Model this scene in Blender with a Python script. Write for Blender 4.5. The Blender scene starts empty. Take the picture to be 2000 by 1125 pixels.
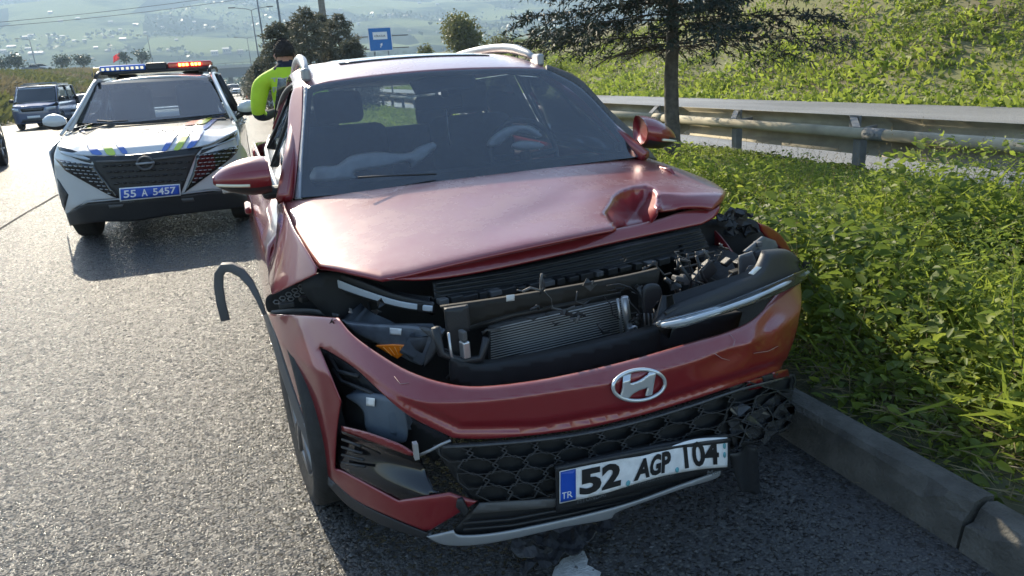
import bpy, bmesh, math, random
import numpy as np
from mathutils import Vector, Matrix, Quaternion
from mathutils.geometry import delaunay_2d_cdt

# ------------------------------------------------------------------ scene, camera, light
scn = bpy.context.scene
COL = scn.collection
random.seed(7)
RNG = np.random.default_rng(11)
R_ = math.radians

CAM = np.array([-0.879, -1.563, 1.41])
YAW, PIT, ROL = R_(19.342), R_(16.987), R_(-3.737)
FPX = 1415.7                                   # focal length in pixels of a 2000 px wide frame
def _rot():
    f = np.array([math.sin(YAW) * math.cos(PIT), math.cos(YAW) * math.cos(PIT), -math.sin(PIT)])
    r = np.array([math.cos(YAW), -math.sin(YAW), 0.0]); u = np.cross(r, f)
    c, s = math.cos(ROL), math.sin(ROL)
    return np.stack([r * c + u * s, u * c - r * s, f])
RC = _rot()
cd = bpy.data.cameras.new('camera'); cam = bpy.data.objects.new('camera', cd); COL.objects.link(cam)
m = Matrix.Identity(4)
for i in range(3):
    m[i][0], m[i][1], m[i][2], m[i][3] = RC[0][i], RC[1][i], -RC[2][i], CAM[i]
cam.matrix_world = m
cd.sensor_fit = 'HORIZONTAL'; cd.sensor_width = 36.0; cd.lens = 36.0 * FPX / 2000.0
cd.clip_start = 0.05; cd.clip_end = 20000
scn.camera = cam

SUN_EL, SUN_AZ = R_(32.0), R_(10.5)            # azimuth: to the left of +Y
w = bpy.data.worlds.new('World'); scn.world = w; w.use_nodes = True
nt = w.node_tree; bg = nt.nodes['Background']
sky = nt.nodes.new('ShaderNodeTexSky'); sky.sky_type = 'NISHITA'; sky.sun_disc = False
sky.sun_elevation = SUN_EL; sky.sun_rotation = -SUN_AZ; sky.air_density = 1.3; sky.dust_density = 0.8; sky.ozone_density = 2.5
nt.links.new(sky.outputs[0], bg.inputs[0]); bg.inputs[1].default_value = 0.15
sd = bpy.data.lights.new('sun', 'SUN'); sd.energy = 5.0; sd.angle = R_(0.55); sd.color = (1.0, 0.88, 0.68)
sun = bpy.data.objects.new('sun', sd); COL.objects.link(sun)
to_sun = Vector((-math.sin(SUN_AZ) * math.cos(SUN_EL), math.cos(SUN_AZ) * math.cos(SUN_EL), math.sin(SUN_EL)))
sun.rotation_euler = to_sun.to_track_quat('Z', 'Y').to_euler()
vs = scn.view_settings
vs.view_transform = 'Standard'; vs.look = 'None'; vs.gamma = 1.0; vs.use_curve_mapping = False; vs.exposure = 0.9
scn.cycles.max_bounces = 10; scn.cycles.transparent_max_bounces = 24; scn.cycles.volume_bounces = 0
scn.cycles.sample_clamp_indirect = 6.0
scn.cycles.volume_step_rate = 4.0

# ------------------------------------------------------------------ geometry helpers
def rays(uv):
    uv = np.atleast_2d(np.asarray(uv, float))[:, :2]
    d = np.stack([(uv[:, 0] - 1000) / FPX, (562.5 - uv[:, 1]) / FPX, np.ones(len(uv))], 1)
    return d @ RC
def at(u, v, x=None, y=None, z=None):
    d = rays([(u, v)])[0]
    t = (x - CAM[0]) / d[0] if x is not None else (y - CAM[1]) / d[1] if y is not None else (z - CAM[2]) / d[2]
    return CAM + d * t
def onsurf(G, t0=0.6, t1=14.0, n=260):
    """map of picture points onto the real surface G(p, uv) = 0"""
    def f(uv):
        uv = np.atleast_2d(np.asarray(uv, float)); d = rays(uv)
        ts = np.linspace(t0, t1, n)
        val = np.stack([G(CAM + d * t, uv) for t in ts], 1)
        sg = np.sign(val); ch = sg[:, 1:] != sg[:, :1]
        idx = np.where(ch.any(1), ch.argmax(1), np.abs(val).argmin(1).clip(0, n - 2))
        a = ts[idx]; b = ts[idx + 1]; s0 = sg[:, 0]
        for _ in range(26):
            mm = (a + b) / 2
            vm = np.sign(G(CAM + d * mm[:, None], uv))
            same = vm == s0
            a = np.where(same, mm, a); b = np.where(same, b, mm)
        return CAM + d * ((a + b) / 2)[:, None]
    return f
def spl(pts, n=6, closed=True):
    """smooth outline through points; a third element marks a sharp corner"""
    P = [np.array(p[:2], float) for p in pts]; S = [len(p) > 2 and p[2] for p in pts]; N = len(P); out = []
    for i in range(N if closed else N - 1):
        p1, p2 = P[i], P[(i + 1) % N]
        p0 = P[i - 1] if (closed or i > 0) else p1
        p3 = P[(i + 2) % N] if (closed or i + 2 < N) else p2
        if S[i]: p0 = p1
        if S[(i + 1) % N]: p3 = p2
        for k in range(n):
            t = k / n
            out.append(0.5 * ((2 * p1) + (-p0 + p2) * t + (2 * p0 - 5 * p1 + 4 * p2 - p3) * t * t + (-p0 + 3 * p1 - 3 * p2 + p3) * t ** 3))
    if not closed: out.append(P[-1])
    return np.array(out)
def resample(poly, step):
    out = []
    for i in range(len(poly)):
        a, b = poly[i], poly[(i + 1) % len(poly)]; L = np.linalg.norm(b - a)
        if L < 1e-9: continue
        k = max(1, int(round(L / step)))
        for j in range(k): out.append(a + (b - a) * j / k)
    res = [out[0]]
    for q in out[1:]:
        if np.linalg.norm(q - res[-1]) > step * 0.25: res.append(q)
    if np.linalg.norm(res[-1] - res[0]) < step * 0.25: res.pop()
    return np.array(res)
def inside(P, poly):
    x, y = P[:, 0], P[:, 1]; r = np.zeros(len(P), bool); j = len(poly) - 1
    for i in range(len(poly)):
        xi, yi = poly[i]; xj, yj = poly[j]
        if yi != yj:
            r ^= ((yi > y) != (yj > y)) & (x < (xj - xi) * (y - yi) / (yj - yi) + xi)
        j = i
    return r
def bdist(P, poly):
    best = np.full(len(P), 1e9)
    for i in range(len(poly)):
        a, b = poly[i], poly[(i + 1) % len(poly)]; ab = b - a; L = ab @ ab
        if L == 0: continue
        t = np.clip(((P - a) @ ab) / L, 0, 1)
        best = np.minimum(best, np.linalg.norm(P - (a + t[:, None] * ab), axis=1))
    return best
def mesh_of(name, V, F):
    me = bpy.data.meshes.new(name); me.from_pydata([tuple(map(float, v)) for v in V], [], [tuple(int(i) for i in f) for f in F]); me.update(); return me
def ob(name, V, F, mat, parent=None, smooth=True, me=None):
    me = me or mesh_of(name, V, F)
    o = bpy.data.objects.new(name, me); COL.objects.link(o)
    if mat is not None and len(me.materials) == 0: me.materials.append(mat)
    if smooth: me.polygons.foreach_set('use_smooth', [True] * len(me.polygons))
    if parent is not None: put(o, parent)
    return o
def put(o, parent):
    o.parent = parent; o.matrix_parent_inverse = parent_inv(parent)
def world_of(p):
    M = Matrix.LocRotScale(p.location, p.rotation_euler, p.scale)
    return world_of(p.parent) @ p.matrix_parent_inverse @ M if p.parent is not None else M
def parent_inv(p): return world_of(p).inverted()
def thing(name, label, cat, loc=(0, 0, 0), rz=0.0, group=None):
    o = bpy.data.objects.new(name, None); COL.objects.link(o); o.location = loc; o.rotation_euler = (0, 0, rz)
    o.empty_display_size = 0.2
    return tag(o, label, cat, group)
def tag(o, label, cat, group=None):
    o['label'] = label; o['category'] = cat
    if group: o['group'] = group
    return o
def struct(o): o['kind'] = 'structure'; return o
def stuff(o, label=None, cat=None):
    o['kind'] = 'stuff'
    if label: o['label'] = label
    if cat: o['category'] = cat
    return o
def solid(o, th, off=-1.0):
    md = o.modifiers.new('solid', 'SOLIDIFY'); md.thickness = th; md.offset = off; return o
def bev(o, wd, seg=2, ang=35):
    md = o.modifiers.new('bevel', 'BEVEL'); md.width = wd; md.segments = seg; md.limit_method = 'ANGLE'; md.angle_limit = R_(ang); return o
def sub(o, n=1):
    md = o.modifiers.new('sub', 'SUBSURF'); md.levels = n; md.render_levels = n; return o
def sheet(name, poly, fmap, mat, parent=None, step=10, th=0.004, roll=None, back=(0, 1, 0), smooth=True, face=None, post=None):
    """curved panel: an outline filled with a fine mesh, laid on a surface, given thickness and rolled edges"""
    b = resample(np.asarray(poly, float)[:, :2], step)
    lo, hi = b.min(0), b.max(0)
    gx = np.arange(lo[0], hi[0], step); gy = np.arange(lo[1], hi[1], step * 0.866)
    G = np.array([(x + (step / 2 if j % 2 else 0), y) for j, y in enumerate(gy) for x in gx]) if len(gx) and len(gy) else np.zeros((0, 2))
    if len(G):
        G = G[inside(G, b)]
        if len(G): G = G[bdist(G, b) > step * 0.55]
    if roll:                                   # rows of points parallel to the edge keep the rolled rim smooth
        nb = len(b); tn = np.roll(b, -1, 0) - np.roll(b, 1, 0); nn = np.stack([-tn[:, 1], tn[:, 0]], 1); nn /= np.linalg.norm(nn, axis=1)[:, None] + 1e-12
        if not inside(b[:1] + nn[:1] * step * .05, b)[0] and inside(b[:1] - nn[:1] * step * .05, b)[0]: nn = -nn
        rows = []
        for fr_ in (.2, .5, 1.0):
            q = b + nn * roll[0] * fr_; q = q[inside(q, b)]
            if len(q): q = q[bdist(q, b) > roll[0] * fr_ * .93]
            keep = []
            for p_ in q:
                if not keep or np.linalg.norm(p_ - keep[-1]) > step * .3: keep.append(p_)
            if keep: rows.append(np.array(keep))
        if len(G): G = G[bdist(G, b) > roll[0] + step * .5]
        G = np.concatenate(rows + ([G] if len(G) else [])) if rows else G
    allp = np.concatenate([b, G]) if len(G) else b
    n = len(b); sc = 1.0 / max(hi - lo)
    res = delaunay_2d_cdt([Vector((float((p[0] - lo[0]) * sc), float((p[1] - lo[1]) * sc))) for p in allp],
                          [(i, (i + 1) % n) for i in range(n)], [], 1, 1e-7)
    uv = np.array([(v[0] / sc + lo[0], v[1] / sc + lo[1]) for v in res[0]]); F = [tuple(f) for f in res[2]]
    P = fmap(uv)
    if roll:
        r, dep = roll; d = bdist(uv, b); k = np.clip((r - d) / r, 0, 1)
        P = P + np.outer(dep * (1 - np.sqrt(1 - k * k)), np.asarray(back, float))
    if post is not None: P = post(P, uv)
    tgt = CAM if face is None else np.asarray(face, float)
    s = 0.0
    for f in F[::max(1, len(F) // 200)]:
        a, bb, c = P[f[0]], P[f[1]], P[f[2]]; s += np.cross(bb - a, c - a) @ (tgt - a)
    if s < 0: F = [f[::-1] for f in F]
    o = ob(name, P, F, mat, parent, smooth)
    if th: solid(o, th)
    return o
def tube(name, pts, r, mat, parent=None, seg=8, flat=None, closed=False, cap=True):
    """swept round (or flattened) bar; r may vary per point"""
    P = [np.asarray(p, float) for p in pts]; N = len(P); r = [r] * N if np.isscalar(r) else list(r)
    V, F = [], []; prev = None
    for i in range(N):
        if closed: t = P[(i + 1) % N] - P[i - 1]
        else: t = P[min(i + 1, N - 1)] - P[max(i - 1, 0)]
        t = t / (np.linalg.norm(t) + 1e-12)
        if prev is None:
            h = np.array([0, 0, 1.0]) if abs(t[2]) < 0.9 else np.array([1.0, 0, 0])
        else: h = prev
        s = np.cross(t, h); s /= np.linalg.norm(s) + 1e-12; h = np.cross(s, t); prev = h
        fa, fb = (1, 1) if flat is None else flat
        for k in range(seg):
            a = 2 * math.pi * k / seg
            V.append(P[i] + r[i] * (fa * math.cos(a) * s + fb * math.sin(a) * h))
    M = N if closed else N - 1
    for i in range(M):
        for k in range(seg):
            j = (i + 1) % N
            F.append((i * seg + k, i * seg + (k + 1) % seg, j * seg + (k + 1) % seg, j * seg + k))
    if cap and not closed:
        F.append(tuple(range(seg))[::-1]); F.append(tuple((N - 1) * seg + k for k in range(seg)))
    return ob(name, V, F, mat, parent)
def box(name, c, s, mat, parent=None, rz=0.0, bevel=None, smooth=False, M=None):
    V = []
    for dz in (-1, 1):
        for dx, dy in ((-1, -1), (1, -1), (1, 1), (-1, 1)):
            V.append(np.array([dx * s[0] / 2, dy * s[1] / 2, dz * s[2] / 2]))
    cz, sz = math.cos(rz), math.sin(rz)
    if M is not None: V = [np.array(M @ Vector(v)) + np.asarray(c) for v in V]
    else: V = [np.array([v[0] * cz - v[1] * sz, v[0] * sz + v[1] * cz, v[2]]) + np.asarray(c) for v in V]
    F = [(3, 2, 1, 0), (4, 5, 6, 7), (0, 1, 5, 4), (1, 2, 6, 5), (2, 3, 7, 6), (3, 0, 4, 7)]
    o = ob(name, V, F, mat, parent, smooth)
    if bevel: bev(o, bevel)
    return o
def lathe(prof, seg=32, axis='x'):
    """profile (r, a) spun round an axis; returns V, F"""
    V, F = [], []; n = len(prof)
    for k in range(seg):
        a = 2 * math.pi * k / seg
        for r, h in prof:
            V.append((h, r * math.cos(a), r * math.sin(a)) if axis == 'x' else (r * math.cos(a), r * math.sin(a), h))
    for k in range(seg):
        for i in range(n - 1):
            j = (k + 1) % seg
            F.append((k * n + i, k * n + i + 1, j * n + i + 1, j * n + i))
    return V, F
def text2d(s, bold=0.0, space=1.0):
    """glyph outlines as flat triangles in the unit square"""
    cu = bpy.data.curves.new('t', 'FONT'); cu.body = s; cu.offset = bold; cu.space_character = space; cu.resolution_u = 3
    o = bpy.data.objects.new('t', cu); COL.objects.link(o)
    dg = bpy.context.evaluated_depsgraph_get(); me = o.evaluated_get(dg).to_mesh()
    V = np.array([v.co[:2] for v in me.vertices]); F = [tuple(p.vertices) for p in me.polygons]
    o.evaluated_get(dg).to_mesh_clear(); bpy.data.objects.remove(o); bpy.data.curves.remove(cu)
    lo, hi = V.min(0), V.max(0)
    return (V - lo) / (hi - lo), F
def bil(q, s, t):
    q = [np.asarray(a, float) for a in q]        # tl tr br bl ; s right, t up
    s = np.asarray(s)[:, None]; t = np.asarray(t)[:, None]
    return (q[3] * (1 - s) + q[2] * s) * (1 - t) + (q[0] * (1 - s) + q[1] * s) * t
def smooth01(t): t = np.clip(t, 0, 1); return t * t * (3 - 2 * t)
def dup(o, parent=None, loc=None, rz=None, label=None):
    c = o.copy(); COL.objects.link(c)
    if parent is not None: c.parent = parent; c.matrix_parent_inverse = o.matrix_parent_inverse.copy()
    if loc is not None: c.location = loc
    if rz is not None: c.rotation_euler = (0, 0, rz)
    if label: c['label'] = label
    for ch in [x for x in bpy.data.objects if x.parent == o]: dup(ch, c)
    return c

# ------------------------------------------------------------------ materials
MATS = {}
def mat(name, col, rough=0.5, metal=0.0, coat=0.0, spec=0.5, var=0.0, vscale=8.0, bump=0.0, bscale=40.0, emit=None, es=0.0, crough=0.05, rvar=0.0, col2=None, detail=4.0):
    if name in MATS: return MATS[name]
    m = bpy.data.materials.new(name); m.use_nodes = True; MATS[name] = m
    n = m.node_tree.nodes; l = m.node_tree.links; b = n['Principled BSDF']
    b.inputs['Base Color'].default_value = (*col, 1); b.inputs['Roughness'].default_value = rough; b.inputs['Metallic'].default_value = metal
    b.inputs['Coat Weight'].default_value = coat; b.inputs['Coat Roughness'].default_value = crough
    b.inputs['Specular IOR Level'].default_value = spec
    if emit: b.inputs['Emission Color'].default_value = (*emit, 1); b.inputs['Emission Strength'].default_value = es
    if var or rvar or bump or col2:
        tc = n.new('ShaderNodeTexCoord')
    if var or col2 or rvar:
        nz = n.new('ShaderNodeTexNoise'); nz.inputs['Scale'].default_value = vscale; nz.inputs['Detail'].default_value = detail; nz.inputs['Roughness'].default_value = 0.6
        l.new(tc.outputs['Object'], nz.inputs['Vector'])
        mr = n.new('ShaderNodeMapRange'); mr.inputs[1].default_value = 0.3; mr.inputs[2].default_value = 0.7
        l.new(nz.outputs[0], mr.inputs[0])
    if var or col2:
        mx = n.new('ShaderNodeMix'); mx.data_type = 'RGBA'
        c2 = col2 or tuple(max(0, c * (1 - var)) for c in col); c1 = col if col2 else tuple(min(1, c * (1 + var)) for c in col)
        mx.inputs[6].default_value = (*c1, 1); mx.inputs[7].default_value = (*c2, 1)
        l.new(mr.outputs[0], mx.inputs[0]); l.new(mx.outputs[2], b.inputs['Base Color'])
    if rvar:
        m2 = n.new('ShaderNodeMapRange'); m2.inputs[3].default_value = max(0.02, rough - rvar); m2.inputs[4].default_value = min(1, rough + rvar)
        l.new(mr.outputs[0], m2.inputs[0]); l.new(m2.outputs[0], b.inputs['Roughness'])
    if bump:
        nb = n.new('ShaderNodeTexNoise'); nb.inputs['Scale'].default_value = bscale; nb.inputs['Detail'].default_value = 3
        l.new(tc.outputs['Object'], nb.inputs['Vector'])
        bp = n.new('ShaderNodeBump'); bp.inputs['Strength'].default_value = bump; bp.inputs['Distance'].default_value = 0.01
        l.new(nb.outputs[0], bp.inputs['Height']); l.new(bp.outputs[0], b.inputs['Normal'])
    return m
def glass_mat(name, tint=(0.75, 0.82, 0.85), dust=0.10, dcol=(0.35, 0.37, 0.38), rough=0.02, ior=1.5, dscale=3.0):
    m = bpy.data.materials.new(name); m.use_nodes = True; n = m.node_tree.nodes; l = m.node_tree.links
    for x in list(n): n.remove(x)
    out = n.new('ShaderNodeOutputMaterial'); tr = n.new('ShaderNodeBsdfTransparent'); tr.inputs[0].default_value = (*tint, 1)
    gl = n.new('ShaderNodeBsdfGlossy'); gl.inputs['Roughness'].default_value = rough
    df = n.new('ShaderNodeBsdfDiffuse'); df.inputs[0].default_value = (*dcol, 1)
    fr = n.new('ShaderNodeFresnel'); fr.inputs[0].default_value = ior
    nz = n.new('ShaderNodeTexNoise'); nz.inputs['Scale'].default_value = dscale; nz.inputs['Detail'].default_value = 5; nz.inputs['Roughness'].default_value = 0.65
    tc = n.new('ShaderNodeTexCoord'); l.new(tc.outputs['Object'], nz.inputs['Vector'])
    mr = n.new('ShaderNodeMapRange'); mr.inputs[1].default_value = 0.3; mr.inputs[2].default_value = 0.75; mr.inputs[3].default_value = dust * 0.4; mr.inputs[4].default_value = dust * 1.5
    l.new(nz.outputs[0], mr.inputs[0])
    m1 = n.new('ShaderNodeMixShader'); m2 = n.new('ShaderNodeMixShader')
    l.new(mr.outputs[0], m1.inputs[0]); l.new(tr.outputs[0], m1.inputs[1]); l.new(df.outputs[0], m1.inputs[2])
    l.new(fr.outputs[0], m2.inputs[0]); l.new(m1.outputs[0], m2.inputs[1]); l.new(gl.outputs[0], m2.inputs[2])
    l.new(m2.outputs[0], out.inputs[0]); return m
def leaf_mat(name, c1, c2, trans=0.45, rough=0.5):
    m = bpy.data.materials.new(name); m.use_nodes = True; n = m.node_tree.nodes; l = m.node_tree.links
    b = n['Principled BSDF']; b.inputs['Roughness'].default_value = rough; b.inputs['Specular IOR Level'].default_value = 0.35
    nz = n.new('ShaderNodeTexNoise'); nz.inputs['Scale'].default_value = 1.6; nz.inputs['Detail'].default_value = 6; nz.inputs['Roughness'].default_value = 0.75
    tc = n.new('ShaderNodeTexCoord'); gm = n.new('ShaderNodeNewGeometry'); l.new(gm.outputs['Position'], nz.inputs['Vector'])
    wn = n.new('ShaderNodeMath'); wn.operation = 'MULTIPLY_ADD'; wn.inputs[1].default_value = 0.45
    l.new(gm.outputs['Random Per Island'], wn.inputs[0])
    mr = n.new('ShaderNodeMapRange'); mr.inputs[1].default_value = 0.3; mr.inputs[2].default_value = 0.7; mr.inputs[3].default_value = 0.0; mr.inputs[4].default_value = 0.55
    l.new(nz.outputs[0], mr.inputs[0]); l.new(mr.outputs[0], wn.inputs[2])
    mx = n.new('ShaderNodeMix'); mx.data_type = 'RGBA'; mx.inputs[6].default_value = (*c1, 1); mx.inputs[7].default_value = (*c2, 1); l.new(wn.outputs[0], mx.inputs[0])
    l.new(mx.outputs[2], b.inputs['Base Color'])
    t = n.new('ShaderNodeBsdfTranslucent'); l.new(mx.outputs[2], t.inputs[0])
    ms = n.new('ShaderNodeMixShader'); ms.inputs[0].default_value = trans
    l.new(b.outputs[0], ms.inputs[1]); l.new(t.outputs[0], ms.inputs[2]); l.new(ms.outputs[0], n['Material Output'].inputs[0]); return m

M_BLACK = mat('black_plastic', (0.018, 0.019, 0.021), 0.5, bump=0.15, bscale=300)
M_GLOSSBLK = mat('gloss_black', (0.008, 0.008, 0.009), 0.12, coat=0.4)
M_DARK = mat('engine_dark', (0.010, 0.011, 0.012), 0.7, var=0.4)
M_GREYPL = mat('grey_plastic', (0.085, 0.085, 0.085), 0.6, bump=0.1, bscale=400, var=0.1)
M_STEEL = mat('steel', (0.45, 0.46, 0.47), 0.35, metal=0.9, var=0.15)
M_ALU = mat('aluminium', (0.55, 0.56, 0.57), 0.4, metal=0.85, var=0.12, vscale=20)
M_SILVER = mat('silver_paint', (0.30, 0.31, 0.32), 0.42, metal=0.5, var=0.08)
M_TYRE = mat('tyre_rubber', (0.022, 0.021, 0.020), 0.75, var=0.35, vscale=20, bump=0.3, bscale=60)
M_WHITE = mat('white_paint', (0.80, 0.80, 0.79), 0.32, coat=0.8, var=0.02)
M_GLASS = glass_mat('car_glass', (0.78, 0.84, 0.87), 0.055, (0.30, 0.35, 0.40), ior=1.95)  # dust film coloured blue-grey, painting in part of the sky's reflection
M_GLASSD = glass_mat('dark_glass', (0.25, 0.28, 0.30), 0.05)
M_LENS = glass_mat('lens_glass', (0.85, 0.87, 0.88), 0.06, rough=0.06)
M_CHROME = mat('chrome', (0.75, 0.76, 0.77), 0.12, metal=1.0)
# ================================================================== SETTING
def noise2(x, y, seed=0, octs=4, sc=1.0):
    """cheap smooth value noise"""
    r = np.zeros(np.broadcast(x, y).shape); a = 1.0; tot = 0
    for o in range(octs):
        xs, ys = np.asarray(x) * sc * 2 ** o + 17.3 * o + seed * 5.1, np.asarray(y) * sc * 2 ** o + 9.7 * o + seed * 3.3
        xi, yi = np.floor(xs), np.floor(ys); fx, fy = smooth01(xs - xi), smooth01(ys - yi)
        def h(i, j):
            v = np.sin(i * 127.1 + j * 311.7 + seed * 74.7) * 43758.5453; return v - np.floor(v)
        n = (h(xi, yi) * (1 - fx) + h(xi + 1, yi) * fx) * (1 - fy) + (h(xi, yi + 1) * (1 - fx) + h(xi + 1, yi + 1) * fx) * fy
        r = r + a * n; tot += a; a *= 0.5
    return r / tot
def grid(name, xs, ys, zf, mat, parent=None, smooth=True):
    X, Y = np.meshgrid(xs, ys); Z = zf(X, Y) if callable(zf) else np.full(X.shape, zf)
    V = np.stack([X, Y, Z], -1).reshape(-1, 3); nx, ny = len(xs), len(ys)
    F = [(j * nx + i, j * nx + i + 1, (j + 1) * nx + i + 1, (j + 1) * nx + i) for j in range(ny - 1) for i in range(nx - 1)]
    return ob(name, V, F, mat, parent, smooth)
def fast_quads(name, V, mat, parent=None):
    """V: (N,4,3) separate quads"""
    N = len(V); me = bpy.data.meshes.new(name)
    me.vertices.add(N * 4); me.loops.add(N * 4); me.polygons.add(N)
    me.vertices.foreach_set('co', np.ascontiguousarray(V, dtype=np.float32).ravel())
    me.loops.foreach_set('vertex_index', np.arange(N * 4, dtype=np.int32))
    me.polygons.foreach_set('loop_start', np.arange(0, N * 4, 4, dtype=np.int32))
    me.update(calc_edges=True); me.validate()
    o = bpy.data.objects.new(name, me); COL.objects.link(o); me.materials.append(mat)
    if parent is not None: put(o, parent)
    return o
def leaf_quads(P, D, L, W, curl=0.15, rng=RNG):
    """diamond leaves from base points P along unit directions D"""
    N = len(P); up = rng.normal(size=(N, 3)); s = np.cross(D, up); s /= np.linalg.norm(s, axis=1)[:, None] + 1e-9
    nn = np.cross(s, D); L = np.asarray(L)[:, None]; W = np.asarray(W)[:, None]
    mid = P + D * L * 0.45
    return np.stack([P, mid + s * W + nn * L * curl, P + D * L - np.array([0, 0, 1.0]) * L * curl, mid - s * W + nn * L * curl], 1)
def fast_leaves(name, P, D, L, W, mat, curl=0.2, parent=None, rng=RNG):
    """six cornered leaves folded along the midrib"""
    N = len(P); up = rng.normal(size=(N, 3)) * .6 + [0, 0, .8]; s = np.cross(D, up); s /= np.linalg.norm(s, axis=1)[:, None] + 1e-9
    nn = np.cross(s, D); L = np.asarray(L)[:, None]; W = np.asarray(W)[:, None]; dn = np.array([0, 0, 1.0]) * L * curl
    a = P + D * L * .30; b = P + D * L * .68 - dn * .35
    V = np.stack([P, a + s * W + nn * W * .35, b + s * W * .75 + nn * W * .25, P + D * L - dn, b - s * W * .75 + nn * W * .25, a - s * W + nn * W * .35], 1)
    me = bpy.data.meshes.new(name); me.vertices.add(N * 6); me.loops.add(N * 8); me.polygons.add(N * 2)
    me.vertices.foreach_set('co', np.ascontiguousarray(V, dtype=np.float32).ravel())
    ix = (np.arange(N)[:, None] * 6 + np.array([0, 1, 2, 3, 0, 3, 4, 5])[None]).astype(np.int32).ravel()
    me.loops.foreach_set('vertex_index', ix); me.polygons.foreach_set('loop_start', np.arange(0, N * 8, 4, dtype=np.int32))
    me.update(calc_edges=True); me.validate(); o = bpy.data.objects.new(name, me); COL.objects.link(o); me.materials.append(mat)
    if parent is not None: put(o, parent)
    return o
def rdirs(n, zlo=-0.2, zhi=1.0, rng=RNG):
    a = rng.uniform(0, 2 * math.pi, n); z = rng.uniform(zlo, zhi, n); r = np.sqrt(1 - np.clip(z, -0.99, 0.99) ** 2)
    return np.stack([r * np.cos(a), r * np.sin(a), z], 1)

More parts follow.
